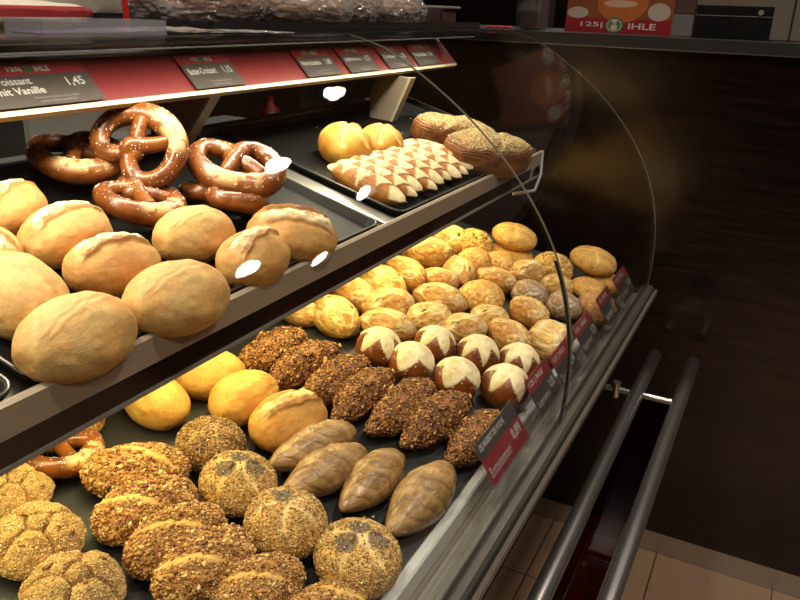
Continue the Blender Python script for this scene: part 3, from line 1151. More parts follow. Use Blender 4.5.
GEN = dict(semmel=semmel, kaiser=kaiser, rustic=rustic, round=roundb, bun=bun, laugen=laugen, stick=stick, cone=cone,
           kornround=kornround, kornlong=kornlong, swirl=swirl, pastry=pastry, flourstick=flourstick)
NAME = dict(semmel='wheat_roll', kaiser='star_cut_roll', rustic='rustic_roll', round='round_roll', bun='sesame_bun', laugen='pretzel_bun',
            stick='seeded_stick_roll', cone='twisted_cone_roll', kornround='round_seeded_roll', kornlong='long_seeded_roll',
            swirl='sesame_swirl_roll', pastry='layered_pastry', flourstick='floury_stick_roll')
CAT = dict(semmel='bread roll', kaiser='bread roll', rustic='bread roll', round='bread roll', bun='bread roll', laugen='pretzel bun',
           stick='seeded roll', cone='bread roll', kornround='seeded roll', kornlong='seeded roll', swirl='seeded roll', pastry='pastry', flourstick='bread stick')
GRP = dict(semmel='smooth wheat rolls', kaiser='star-cut round rolls', rustic='rustic rolls in the back of the lower deck', round='round rustic rolls in the back of the lower deck',
           bun='flat sesame buns in stacks', laugen='pretzel buns with white tops', stick='dark seed-crusted stick rolls', cone='twisted cone rolls by the front rail',
           kornround='round seeded rolls', kornlong='long seeded rolls', swirl='sesame swirl rolls', pastry='seed-topped pastries', flourstick='floury sticks on the upper right tray')


def bread(kind, var, surf, lift, X, Y, yaw, l, wd, h, label, tilt=0.0):
    key = (kind, var)
    if key not in LIB:
        P, col, rg, sd, mat = GEN[kind](var)
        me, P2 = finish(NAME[kind], P, col, rg)
        me.materials.append(mat)
        parts = []
        if sd:
            for nm, mk, n, size, cs, big in sd:
                sm_ = seeds_mesh(nm, P2, SPH_FA, mk, n, size, cs, RNG, big)
                sm_.materials.append(B_seed)
                parts.append((nm, sm_))
        LIB[key] = (me, parts, P2.max(0) - P2.min(0))
    me, parts, dim = LIB[key]
    o = bpy.data.objects.new(NAME[kind], me)
    COL.objects.link(o)
    s_ = SH_S if surf == 's' else DK_S
    z_ = shz(Y) if surf == 's' else dkz(Y)
    lift2 = lift - (0.009 if surf == 's' else -0.0003)
    Rm = Matrix.Rotation(math.atan(s_), 4, 'X')
    n = Rm @ Vector((0, 0, 1))
    M = Matrix.Translation(Vector((X, Y, z_)) + n * lift2) @ Rm @ Matrix.Rotation(yaw, 4, 'Z') @ Matrix.Rotation(tilt, 4, 'Y')
    g = 1.05 if kind == 'rustic' else 1.0
    M = M @ Matrix.Diagonal((g * l / dim[0], g * wd / dim[1], h / dim[2], 1))
    o.matrix_world = M
    tag(o, label, CAT[kind], GRP[kind])
    for nm, sm_ in parts:
        c_ = bpy.data.objects.new(nm, sm_)
        COL.objects.link(c_)
        c_.parent = o
        c_['kind'] = 'stuff'
    return o


# kind, variant, surface, lift, x, y, yaw, length, width, height, label (metres)
BREADS = [
    ('semmel', 0, 's', 0, 0.407, 0.5093, 0.04, 0.111, 0.0799, 0.0622, 'largest smooth pale wheat roll nearest the front edge of the upper tray'),
    ('semmel', 0, 's', 0, 0.4121, 0.5847, 1.412, 0.1096, 0.0797, 0.0614, 'smooth wheat roll cut by the left photo edge, behind the largest upper roll'),
    ('semmel', 0, 's', 0, 0.5226, 0.5039, 6.135, 0.1126, 0.0804, 0.0629, 'smooth wheat roll beside the tray edge, right of the nearest upper roll'),
    ('semmel', 1, 's', 0, 0.5235, 0.5859, 6.069, 0.1023, 0.0735, 0.0572, 'wheat roll with a wide floury split in the middle of the upper tray'),
    ('semmel', 2, 's', 0, 0.5287, 0.6552, 0.043, 0.1043, 0.0748, 0.0583, 'golden wheat roll with a rough seam behind the split roll on the upper tray'),
    ('semmel', 0, 's', 0, 0.6463, 0.5881, 6.129, 0.102, 0.0736, 0.0572, 'plain round-ended wheat roll right in front of the pretzels on the upper tray'),
    ('semmel', 1, 's', 0, 0.6644, 0.5174, 0.087, 0.1042, 0.075, 0.0584, 'small wheat roll with a torn crust, second from the right end of the upper tray'),
    ('semmel', 2, 's', 0, 0.7513, 0.5262, 2.408, 0.1154, 0.0832, 0.0647, 'wheat roll at the right end of the upper left tray beside the metal strip'),
    ('semmel', 2, 's', 0, 0.5236, 0.7304, 0.36, 0.091, 0.0658, 0.051, 'pale wheat roll at the left edge of the photo, farthest back on the upper tray'),
    ('semmel', 1, 's', 0, 0.4592, 0.6795, 1.539, 0.0726, 0.0522, 0.0407, 'split wheat roll mostly outside the left edge of the photo on the upper tray'),
    ('kaiser', 0, 's', 0, 1.134, 0.6796, 0.292, 0.1036, 0.0953, 0.0643, 'golden star-cut round roll, left of the pair on the upper right tray'),
    ('kaiser', 1, 's', 0, 1.2375, 0.6641, 0.298, 0.0913, 0.0839, 0.0566, 'golden star-cut round roll, right of the pair on the upper right tray'),
    ('pastry', 0, 's', 0, 1.4815, 0.6265, 2.584, 0.195, 0.1009, 0.0618, 'seed-topped layered pastry, rear one of the two at the right end of the upper shelf'),
    ('pastry', 1, 's', 0, 1.4245, 0.5262, 5.92, 0.2258, 0.1168, 0.072, 'seed-topped layered pastry, front one of the two at the right end of the upper shelf'),
    ('swirl', 0, 'd', 0, 0.3896, 0.5823, 0.319, 0.0934, 0.0912, 0.0468, 'large pale sesame swirl roll with a pumpkin seed at the lower left'),
    ('swirl', 1, 'd', 0, 0.3687, 0.5091, 0.303, 0.0935, 0.0916, 0.0467, 'large pale sesame swirl roll cut by the bottom edge at the lower left corner'),
    ('swirl', 0, 'd', 0, 0.4229, 0.6519, 0.3, 0.0767, 0.0749, 0.0383, 'pale sesame swirl roll partly hidden under the upper shelf at the left edge'),
    ('kornlong', 0, 'd', 0, 0.5229, 0.582, 2.466, 0.1184, 0.071, 0.0497, 'long seeded cheese-patched roll beside the lone pretzel, rearmost of the five in its row'),
    ('kornlong', 1, 'd', 0, 0.486, 0.533, 5.933, 0.1163, 0.07, 0.0489, 'long seeded roll with a bare yellow left end, second from the back of its row'),
    ('kornlong', 0, 'd', 0, 0.4737, 0.4828, 6.088, 0.1167, 0.0697, 0.049, 'long dense-seeded roll in the middle of the front left row'),
    ('kornlong', 1, 'd', 0, 0.4645, 0.4365, 6.108, 0.1178, 0.0706, 0.0495, 'long seeded roll with a pale seam, second from the front of its row'),
    ('kornlong', 0, 'd', 0, 0.4757, 0.3822, 5.971, 0.106, 0.0643, 0.0446, 'long seeded roll cut by the bottom edge, below the two poppy-patched round rolls'),
    ('kornlong', 1, 'd', 0, 0.4995, 0.3179, 2.644, 0.0901, 0.0544, 0.0379, 'long seeded roll just peeking in at the bottom edge near the front rail'),
    ('kornlong', 1, 'd', 0, 0.5304, 0.6974, 6.232, 0.1017, 0.0603, 0.0426, 'seeded roll almost hidden under the shelf above the lone pretzel'),
    ('kornround', 2, 'd', 0, 0.614, 0.5539, 0.296, 0.0844, 0.0821, 0.0489, 'small dark round seeded roll between the yellow rolls and the poppy-patched rolls'),
    ('kornround', 0, 'd', 0, 0.5798, 0.4872, 0.297, 0.0893, 0.0869, 0.0518, 'round seeded roll with dark poppy patches, farthest back of the three in its row'),
    ('kornround', 1, 'd', 0, 0.5632, 0.4101, 0.293, 0.0928, 0.0904, 0.0537, 'round seeded roll with one dark poppy patch, middle of the three in its row'),
    ('kornround', 0, 'd', 0, 0.5699, 0.324, 0.295, 0.0961, 0.0929, 0.0558, 'round seeded roll with three dark poppy patches nearest the front rail'),
    ('cone', 0, 'd', 0, 0.6964, 0.4608, 6.018, 0.1437, 0.0592, 0.0487, 'smooth brown twisted cone roll, farthest left of the four'),
    ('cone', 1, 'd', 0, 0.6674, 0.4246, 6.052, 0.1394, 0.0581, 0.0474, 'smooth brown twisted cone roll, second from the left of the four'),
    ('cone', 0, 'd', 0, 0.693, 0.3742, 6.268, 0.1391, 0.0584, 0.0473, 'smooth brown twisted cone roll, third of the four with a rounded top'),
    ('cone', 1, 'd', 0, 0.7015, 0.3121, 6.248, 0.1559, 0.0642, 0.053, 'smooth brown twisted cone roll touching the front rail, rightmost of the four'),
    ('semmel', 3, 'd', 0, 0.6309, 0.6565, 1.432, 0.0988, 0.0718, 0.0554, 'yellow smooth roll partly under the shelf, leftmost of the four yellow ones'),
    ('semmel', 3, 'd', 0, 0.7248, 0.6474, 2.741, 0.1014, 0.0729, 0.0567, 'yellow smooth roll under the shelf edge, farthest back of the four yellow ones'),
    ('semmel', 3, 'd', 0, 0.7136, 0.5816, 6.118, 0.106, 0.0762, 0.0593, 'yellow smooth roll with a faint seam, third of the four yellow ones'),
    ('semmel', 4, 'd', 0, 0.712, 0.5108, 6.079, 0.116, 0.083, 0.065, 'yellow roll with a rough split top, rightmost of the four yellow ones'),
    ('stick', 0, 'd', 0, 0.8403, 0.6321, 6.18, 0.1662, 0.0655, 0.0497, 'dark seed-crusted stick roll, farthest back of its kind under the shelf edge'),
    ('stick', 1, 'd', 0, 0.8401, 0.5734, 6.167, 0.169, 0.0662, 0.0505, 'dark seed-crusted stick roll with a bare patch, second from the back'),
    ('stick', 0, 'd', 0, 0.8461, 0.5223, 6.163, 0.167, 0.0652, 0.0499, 'dark seed-crusted stick roll just behind the four shiny front ones'),
    ('stick', 1, 'd', 0, 0.8416, 0.4732, 6.252, 0.1633, 0.0638, 0.049, 'seed-crusted tapered stick roll left of the white-topped pretzel buns'),
    ('stick', 0, 'd', 0, 0.8572, 0.4185, 6.182, 0.1734, 0.0673, 0.0519, 'seed-crusted tapered stick roll, second in the front group of four'),
    ('stick', 1, 'd', 0, 0.8622, 0.3674, 6.127, 0.1742, 0.0673, 0.0522, 'seed-crusted tapered stick roll, longest of the front group, below the pretzel buns'),
    ('stick', 0, 'd', 0, 0.8695, 0.3096, 6.163, 0.1592, 0.0625, 0.0478, 'seed-crusted tapered stick roll next to the large red price tag'),
    ('laugen', 0, 'd', 0, 0.9675, 0.5164, 0.299, 0.0751, 0.0729, 0.0601, 'shiny brown pretzel bun with white star top, leftmost of the seven'),
    ('laugen', 1, 'd', 0, 0.968, 0.4581, 0.299, 0.0746, 0.0723, 0.0597, 'shiny brown pretzel bun with white star top, front left above the seeded sticks'),
    ('laugen', 0, 'd', 0, 1.0513, 0.4567, 0.299, 0.0721, 0.0699, 0.0577, 'shiny brown pretzel bun with white top, second in the back row of seven'),
    ('laugen', 2, 'd', 0, 1.0772, 0.3905, 0.298, 0.0746, 0.0724, 0.0597, 'shiny brown pretzel bun with a narrow white point, middle of the back row'),
    ('laugen', 1, 'd', 0, 0.9794, 0.3864, 0.298, 0.076, 0.0736, 0.0608, 'shiny brown pretzel bun with wide white top, middle of the front row'),
    ('laugen', 2, 'd', 0, 1.1092, 0.3296, 0.298, 0.0737, 0.0715, 0.059, 'pretzel bun with mostly white top behind the small red tag'),
    ('laugen', 0, 'd', 0, 1.0154, 0.3194, 0.298, 0.0802, 0.0777, 0.0642, 'shiny brown pretzel bun with white star top, rightmost near the front rail'),
    ('rustic', 0, 'd', 0, 1.0079, 0.6204, 1.085, 0.1017, 0.0753, 0.0549, 'pointed rustic roll with an olive piece, nearest the shelf edge on the left'),
    ('rustic', 1, 'd', 0, 1.0496, 0.5431, 2.012, 0.0985, 0.0728, 0.0531, 'oval rustic roll with two dark olive pieces behind the leftmost pretzel bun'),
    ('rustic', 2, 'd', 0, 1.1086, 0.642, 1.247, 0.0957, 0.0708, 0.0517, 'rustic roll half under the shelf behind the pointed olive roll'),
    ('rustic', 0, 'd', 0, 1.1856, 0.6249, 1.156, 0.1059, 0.0784, 0.0572, 'rustic roll with olive flecks, second along the shelf edge'),
    ('rustic', 1, 'd', 0, 1.1169, 0.577, 2.686, 0.1061, 0.0781, 0.0572, 'long pale rustic roll behind the two-olive roll'),
    ('rustic', 2, 'd', 0, 1.2649, 0.6184, 1.127, 0.1029, 0.0762, 0.0556, 'blistered golden roll under the shelf edge left of the large oval one'),
    ('rustic', 0, 'd', 0, 1.1323, 0.5048, 2.717, 0.0977, 0.0721, 0.0527, 'rustic roll with one olive spot above the second white-topped bun'),
    ('rustic', 1, 'd', 0, 1.2229, 0.5232, 1.872, 0.101, 0.0748, 0.0546, 'rustic roll with a big olive piece at its right end'),
    ('rustic', 2, 'd', 0, 1.3009, 0.5639, 2.275, 0.0858, 0.0635, 0.0463, 'small rustic roll with a rough crest in the third row from the back'),
    ('rustic', 2, 'd', 0.012, 1.3707, 0.6233, 2.294, 0.1095, 0.081, 0.0591, 'large golden oval roll hanging out below the shelf edge'),
    ('rustic', 0, 'd', 0, 1.5024, 0.6311, 0.208, 0.1173, 0.0869, 0.0633, 'golden roll mostly hidden under the shelf behind the large oval one'),
    ('round', 1, 'd', 0.01, 1.5232, 0.5811, 0.298, 0.0932, 0.0894, 0.056, 'pumpkin-seeded round roll at the very back left of the stacked pair'),
    ('round', 0, 'd', 0.012, 1.4444, 0.546, 0.301, 0.0771, 0.0739, 0.0463, 'small knotted yellow roll below the pumpkin-seeded roll'),
    ('rustic', 1, 'd', 0, 1.3764, 0.5496, 0.557, 0.0973, 0.0719, 0.0525, 'small pale rustic roll with a lengthwise ridge among the back rows'),
    ('round', 0, 'd', 0.008, 1.48, 0.5059, 0.298, 0.0783, 0.0752, 0.047, 'small rough-topped roll in front of the stacked pair of sesame rolls'),
    ('bun', 0, 'd', 0, 1.585, 0.5085, 0.289, 0.1072, 0.0986, 0.0451, 'flat sesame bun at the bottom of the left stacked pair'),
    ('bun', 1, 'd', 0.038, 1.5956, 0.5163, 0.289, 0.111, 0.102, 0.0467, 'flat sesame bun with a scored cross on top of the left stacked pair'),
    ('rustic', 2, 'd', 0, 1.4062, 0.4808, 1.893, 0.0903, 0.0669, 0.0488, 'rough golden roll in the middle of the back crowd'),
    ('round', 0, 'd', 0, 1.2984, 0.4704, 0.298, 0.0956, 0.0918, 0.0574, 'big cracked golden round roll in the middle of the back group'),
    ('rustic', 1, 'd', 0.005, 1.4953, 0.4425, 2.702, 0.0973, 0.0718, 0.0525, 'tan roll with a deep crack right of the stacked pair'),
    ('round', 1, 'd', 0.01, 1.5577, 0.4081, 0.298, 0.0958, 0.092, 0.0575, 'pumpkin-seeded round roll behind the black seam of the glass'),
    ('rustic', 0, 'd', 0, 1.5025, 0.3775, 2.249, 0.0833, 0.0616, 0.045, 'flat tan split roll crossed by the black glass seam'),
    ('round', 3, 'd', 0, 1.4107, 0.4081, 0.299, 0.0793, 0.0762, 0.0475, 'greyish dusted rye roll with a dark tear in the back group'),
    ('rustic', 2, 'd', 0.006, 1.3088, 0.3769, 1.079, 0.0915, 0.0678, 0.0495, 'rough brown-crusted roll in front of the grey rye roll'),
    ('round', 3, 'd', 0, 1.419, 0.3386, 0.298, 0.0775, 0.0742, 0.0466, 'grey dusted round rye roll just right of the glass seam'),
    ('rustic', 1, 'd', 0, 1.1517, 0.4455, 2.496, 0.0941, 0.0694, 0.0507, 'long tan rustic roll behind the middle pretzel buns'),
    ('rustic', 0, 'd', 0, 1.2319, 0.4284, 2.585, 0.0855, 0.0632, 0.0461, 'knobbly golden roll left of the rough brown-crusted one'),
    ('rustic', 2, 'd', 0, 1.1924, 0.3744, 1.083, 0.0952, 0.0705, 0.0514, 'long rough roll slanting down toward the white-topped bun by the tag'),
    ('rustic', 3, 'd', 0, 1.2371, 0.3154, 6.246, 0.0984, 0.0727, 0.0532, 'squarish yellow roll nearest the deck rail, beside the glass seam'),
    ('bun', 0, 'd', 0, 1.6246, 0.3045, 0.291, 0.1006, 0.0923, 0.0424, 'flat sesame bun at the bottom of the right stack'),
    ('bun', 1, 'd', 0.038, 1.6297, 0.3417, 0.29, 0.1117, 0.1026, 0.047, 'flat brown sesame bun topping the right stack beside the dark panel'),
    ('bun', 0, 'd', 0.012, 1.5389, 0.3217, 0.293, 0.0823, 0.0756, 0.0347, 'small tan bun squeezed between the right stack and the round rye roll'),
    ('round', 2, 'd', 0, 1.4651, 0.2832, 0.297, 0.0888, 0.0849, 0.0534, 'round tan roll with a cracked top closest to the tags at the far right'),
    ('rustic', 1, 'd', 0, 0.9832, 0.6697, 2.069, 0.073, 0.054, 0.0394, 'rustic roll showing only a sliver below the shelf edge'),
]

for rec in BREADS:
    bread(*rec)

# floury sticks side by side on the upper right tray
ordn = ['leftmost floury stick roll of the row, lying by the tray rim', 'second floury stick roll from the left in the upper right tray',
        'third floury stick roll from the left in the upper right tray', 'fourth floury stick roll from the left, in front of the two round rolls',
        'middle floury stick roll of the row of nine', 'fourth floury stick roll from the right in the upper right tray',
        'third floury stick roll from the right in the upper right tray', 'second floury stick roll from the right in the upper right tray',
        'rightmost floury stick roll, next to the seeded pastries']
for i in range(9):
    bread('flourstick', i % 2, 's', 0, 1.035 + i * 0.0365, 0.578 + 0.004 * ((i * 7) % 3), math.radians(92 + (i * 5) % 7 - 3), 0.150, 0.046, 0.038, ordn[i])


# pretzels
def pretzel_mesh():
    key = []
    # belly at -y, arms crossing, ends resting on the belly shoulders at -y... classic shape
    ctrl = [(-0.23, -0.20, .050), (-0.10, -0.02, .055), (0.02, .10, .075), (0.05, .17, .085), (-0.02, .23, .040), (-0.14, .32, .018), (-0.30, .36, .0), (-0.45, .25, .0),
            (-0.50, .05, .0), (-0.42, -.16, .0), (-0.24, -.31, .0), (0, -.36, .0), (0.24, -.31, .0), (0.42, -.16, .0), (0.50, .05, .0), (0.45, .25, .0),
            (0.30, .36, .0), (0.14, .32, .018), (0.02, .23, .020), (-0.05, .17, .020), (-0.02, .10, .030), (0.10, -.02, .05), (0.23, -.20, .05)]
    rad = [1.25 * q_ for q_ in [.072, .078, .082, .082, .082, .084, .088, .094, .102, .110, .118, .122, .118, .110, .102, .094, .088, .084, .082, .082, .082, .078, .072]]
    n = len(ctrl)
    pts, rr = [], []
    for i in range(n - 1):
        P0 = Vector(ctrl[max(i - 1, 0)]); P1 = Vector(ctrl[i]); P2 = Vector(ctrl[i + 1]); P3 = Vector(ctrl[min(i + 2, n - 1)])
        for k in range(8):
            t = k / 8
            pts.append(0.5 * ((2 * P1) + (P2 - P0) * t + (2 * P0 - 5 * P1 + 4 * P2 - P3) * t * t + (P1 * 3 - P0 - P2 * 3 + P3) * t ** 3))
            rr.append(rad[i] * (1 - t) + rad[i + 1] * t)
    pts.append(Vector(ctrl[-1])); rr.append(rad[-1])
    # rounded ends
    t0 = (pts[0] - pts[1]).normalized(); t1 = (pts[-1] - pts[-2]).normalized()
    pts = [pts[0] + t0 * .04, pts[0] + t0 * .03] + pts + [pts[-1] + t1 * .03, pts[-1] + t1 * .04]
    rr = [.012, .042] + rr + [.042, .012]
    seg = 20
    V, Fc = [], []
    frac = []
    u = Vector((0, 0, 1))
    for i, q in enumerate(pts):
        tdir = (pts[min(i + 1, len(pts) - 1)] - pts[max(i - 1, 0)]).normalized()
        side = tdir.cross(Vector((0, 0, 1))).normalized()
        upv = side.cross(tdir)
        for k in range(seg):
            a = k * 2 * math.pi / seg
            V.append(q + (side * math.cos(a) + upv * math.sin(a) * .92) * rr[i])
            frac.append((i / len(pts), math.sin(a), math.cos(a)))
    m_ = len(pts)
    for i in range(m_ - 1):
        for k in range(seg):
            a, b = i * seg + k, i * seg + (k + 1) % seg
            Fc.append((a, b, b + seg)); Fc.append((a, b + seg, a + seg))
    c0, c1 = len(V), len(V) + 1
    V.append(pts[0] + t0 * .004); V.append(pts[-1] + t1 * .004); frac += [(0, 0, 0), (1, 0, 0)]
    for k in range(seg):
        Fc.append((c0, (k + 1) % seg, k)); Fc.append((c1, (m_ - 1) * seg + k, (m_ - 1) * seg + (k + 1) % seg))
    V = np.array([tuple(v) for v in V]); fr = np.array(frac); FA = np.array(Fc)
    n2 = fbm(V * 9, 3, 4)
    col = mixc(C3(142, 80, 32), C3(90, 46, 18), np.clip(.45 + .9 * n2, 0, 1))
    arm = np.abs(fr[:, 0] - .5)
    # pale burst on the belly
    t = sm(.07 - np.abs(fr[:, 0] - .47), 0, .03) * sm(fr[:, 1], .35, .8) * sm(n2, -.25, .05)
    col = mixc(col, C3(226, 190, 128), t * .75)
    V += 0
    P = V * np.array([.106, .118, .128])
    up_ = np.clip(fr[:, 1], 0, 1)
    me, P2 = finish('pretzel', P, col, .3 + .4 * t, FA)
    me.materials.append(B_shiny)
    sd = seeds_mesh('salt_grains', P2, FA, up_ * (arm < .46) + 1e-6, 260, .0015, [C3(250, 246, 236)], RNG, .0, flat=.7)
    sd.materials.append(B_seed)
    return me, sd


PR_ME, PR_SD = pretzel_mesh()


def pretzel(X, Y, Z, rx, ry, rz, sc, label, grp='pretzels piled on the upper tray', axes=None):
    o = bpy.data.objects.new('pretzel', PR_ME)
    COL.objects.link(o)
    o.matrix_world = Matrix.Translation((X, Y, Z)) @ Matrix.Rotation(math.radians(rz), 4, 'Z') @ Matrix.Rotation(math.radians(ry), 4, 'Y') @ Matrix.Rotation(math.radians(rx), 4, 'X') @ Matrix.Scale(sc, 4)
    if axes:
        ax = Vector(axes[0]).normalized()
        az = Vector(axes[1])
        az = (az - ax * az.dot(ax)).normalized()
        o.matrix_world = Matrix.Translation((X, Y, Z)) @ Matrix((ax, az.cross(ax), az)).transposed().to_4x4() @ Matrix.Scale(sc, 4)
    tag(o, label, 'pretzel', grp)
    c_ = bpy.data.objects.new('salt_grains', PR_SD)
    COL.objects.link(c_)
    c_.parent = o
    c_['kind'] = 'stuff'
    return o

pretzel(0.668, 0.785, 1.219, 20, 0, -15, 0.90, 'pretzel lying flat at the left of the pile, rear left on the upper tray')
pretzel(0.712, 0.718, 1.243, 0, 0, 0, .90, 'large glossy pretzel leaning upright on top of the pile', axes=((-.12, .80, .58), (-.62, -.35, .70)))
pretzel(0.660, 0.680, 1.180, 20, 0, 15, 0.86, 'pretzel under the upright one, just behind the wheat rolls')
pretzel(0.800, 0.645, 1.200, 24, 6, -35, 1.0, 'big pretzel at the right of the pile below the glare on the glass')
pretzel(0.768, 0.640, 1.165, 15, 0, 80, 0.90, 'dark pretzel at the bottom of the pile between two wheat rolls')
pretzel(0.495, 0.665, 0.930, 16, 0, 25, 0.74, 'small salted pretzel alone on the lower deck under the shelf at left', 'pretzel on the lower deck')


# ------------------------------------------------------------------ crumbs on the deck
rng = random.Random(4)
b = MB()
for i in range(90):
    x, y = rng.uniform(0.45, 1.5), rng.uniform(0.30, 0.66)
    r = rng.choice([.0006, .0008, .001, .0014])
    z = dkz(y) + r * .5
    res_ = bmesh.ops.create_icosphere(b.bm, subdivisions=1, radius=r)
    for v in res_['verts']:
        v.co = Vector((x + v.co.x * rng.uniform(1, 2.2), y + v.co.y, z + v.co.z * .6))
for i in range(60):
    x, y = rng.uniform(1.02, 1.6), rng.uniform(0.52, 0.82)
    r = rng.choice([.0006, .0009, .0012])
    res_ = bmesh.ops.create_icosphere(b.bm, subdivisions=1, radius=r)
    for v in res_['verts']:
        v.co = Vector((x, y, shz(y) - .0085 + r * .3)) + v.co
tag(b.build('bread_crumbs', M_crumb), 'tiny pale crumbs scattered over the dark deck and the upper right tray', 'crumbs', kind='stuff')

# ------------------------------------------------------------------ handrails with bag shelf
hr = thing('bag_rail', 'pair of long brushed steel tubes with a dark red shelf between them before the case', 'rail', (0, 0, 0))
RZ = 0.64
for y in (0.19, 0.10):
    b = MB()
    b.tube([(-0.6, y, RZ), (1.826, y, RZ)] + [(1.826 + .013 * math.sin(a), y, RZ) for a in (.4, .8, 1.2, 1.5)], [.0150, .0150] + [.0150 * math.cos(a) for a in (.4, .8, 1.2, 1.5)], 28)
    b.build('tube', M_steel, hr, smooth=True)
for x in (1.59, 0.2):
    b = MB()
    b.tube([(x, 0.115, RZ), (x, 0.175, RZ)], 0.0065, 16)
    b.build('cross_bar', M_steel, hr, smooth=True)
b = MB()
b.tube([(1.59, 0.205, RZ), (1.59, 0.27, RZ)], 0.0065, 16)
b.tube([(1.59, 0.27, RZ), (1.59, 0.50, RZ)], 0.0065, 16)
arm_ = b.build('wall_arm', M_steel, hr, smooth=True)
b = MB()
b.tube([(1.59, 0.235, RZ - .018), (1.59, 0.235, RZ + .018)], 0.009, 16)
b.build('clamp_knob', M_steel, arm_, smooth=True)
M_redglass = glass_mat('dark_red_tinted_glass', tint=(0.30, 0.05, 0.045, 1), f0=0.05, haze=0.0)
MB().box(-0.6, 1.57, 0.117, 0.173, RZ - 0.004, RZ + 0.002, 0.001).build('tinted_shelf_plate', M_redglass, hr)


# ------------------------------------------------------------------ price tags on the deck rail
def deck_tag(xa, wd, top, bottom, l1, l2, price, label, lean=0.0):
    O = Vector((xa, 0.2350, 0.8790 + lean))
    xd = Vector((1, 0, 0))
    yd = Vector((0, 0.028, 0.041)).normalized()
    ht = 0.060
    t = thing('price_tag', label, 'price tag', O, 'price tags standing on the deck rail')
    P = Vector((0, 0, 0))
    quad('acrylic_sleeve', P, xd, yd, wd, ht, 0.0016, M_acryl, t, lift=0.0024)
    quad('card_top', P, xd, yd, wd - .004, .022 if top is M_darktag else .020, 0.0006, top, t, .002, .036 if top is M_darktag else .038, lift=.0003)
    quad('card_bottom', P, xd, yd, wd - .004, .034 if top is M_darktag else .036, 0.0006, bottom, t, .002, .002, lift=.0003)
    n = xd.cross(yd)
    base = P + n * .0003
    text(l1, t, base + xd * .010 + yd * .043, xd, yd, wd * .62, .0105, M_letter, bold=.02)
    text(l2, t, base + xd * .008 + yd * .010, xd, yd, wd * .52, .014, M_letter)
    text(price, t, base + xd * (wd * .70) + yd * .016, xd, yd, wd * .22, .016, M_letter, bold=.02)
    # foot clipped into the trough
    qd = Vector((0, 0.2335, 0.8755)) - O
    MB().box(wd * .3, wd * .7, -.002, .002, -.0525 - lean, .004).build('foot_clip', M_acryl, t)
    return t


deck_tag(0.757, 0.138, M_darktag, M_redtag, '125| ANGEBOT DER WOCHE', 'Brotzeitsemmerl', '0,89', 'large dark-and-red price tag nearest the camera on the deck rail, reading 0,89')
deck_tag(0.952, 0.102, M_redtag, M_darktag, '125 | IHLE', 'Laugensemmel', '0,85', 'red-and-dark price tag just left of the black glass seam')
deck_tag(1.078, 0.098, M_redtag, M_darktag, '125 | IHLE', 'Dinkelsemmel', '0,79', 'price tag just beyond the black glass seam, third along the rail', -0.012)
deck_tag(1.215, 0.110, M_redtag, M_darktag, '125 | IHLE', 'Roggensemmel', '0,75', 'price tag fourth along the rail below the squarish yellow roll', -0.012)
deck_tag(1.385, 0.100, M_redtag, M_darktag, '125 | IHLE', 'Sesamsemmel', '0,79', 'dim price tag fifth along the rail, beside the cracked round roll', -0.014)
deck_tag(1.530, 0.115, M_redtag, M_darktag, '125 | IHLE', 'Bauernsemmel', '0,69', 'last price tag at the far end of the rail by the glass edge', -0.016)


# upper price tags on the red band
def band_tag(xa, wd, lines, price, label):
    O = Vector((xa, 0.7225, 1.3080))
    t = thing('shelf_price_tag', label, 'price tag', O, 'price tags hanging on the red band')
    xd = Vector((1, 0, 0))
    yd = Vector((0, 0.045, 0.046)).normalized()
    ht = .0575
    P = Vector((0, 0, 0))
    quad('acrylic_sleeve', P, xd, yd, wd, ht, 0.001, M_acryl, t, lift=.0022)
    quad('card', P, xd, yd, wd - .002, .0410, 0.0005, M_darktag, t, .001, .001, lift=.0003)
    quad('red_header', P, xd, yd, wd - .002, .0145, 0.0005, M_redtag, t, .001, .0420, lift=.0003)
    n = xd.cross(yd)
    B_ = P + n * .0004
    text('125|', t, B_ + xd * wd * .28 + yd * .0455, xd, yd, wd * .12, .0075, M_letter, bold=.03)
    text('IHLE', t, B_ + xd * wd * .52 + yd * .0455, xd, yd, wd * .14, .0075, M_letter, bold=.03)
    disc('emblem', B_ + xd * wd * .46 + yd * .0492, xd, yd, .005, .0055, M_green, t, lift=.0004, th=.0003)
    if len(lines) == 2:
        text(lines[0], t, B_ + xd * .008 + yd * .0295, xd, yd, wd * .36, .0095, M_letter, bold=.015)
        text(lines[1], t, B_ + xd * .008 + yd * .0165, xd, yd, wd * .43, .0095, M_letter, bold=.015)
    else:
        text(lines[0], t, B_ + xd * .008 + yd * .024, xd, yd, wd * .52, .0110, M_letter, bold=.015)
    text(price, t, B_ + xd * wd * .74 + yd * .022, xd, yd, wd * .17, .0140, M_letter, bold=.015)
    text('Weizenmehl, Butter, Zucker, Hefe', t, B_ + xd * wd * .34 + yd * .0095, xd, yd, wd * .42, .0030, M_dimletter)
    text('enthält Gluten und Milch', t, B_ + xd * wd * .38 + yd * .0045, xd, yd, wd * .34, .0030, M_dimletter)


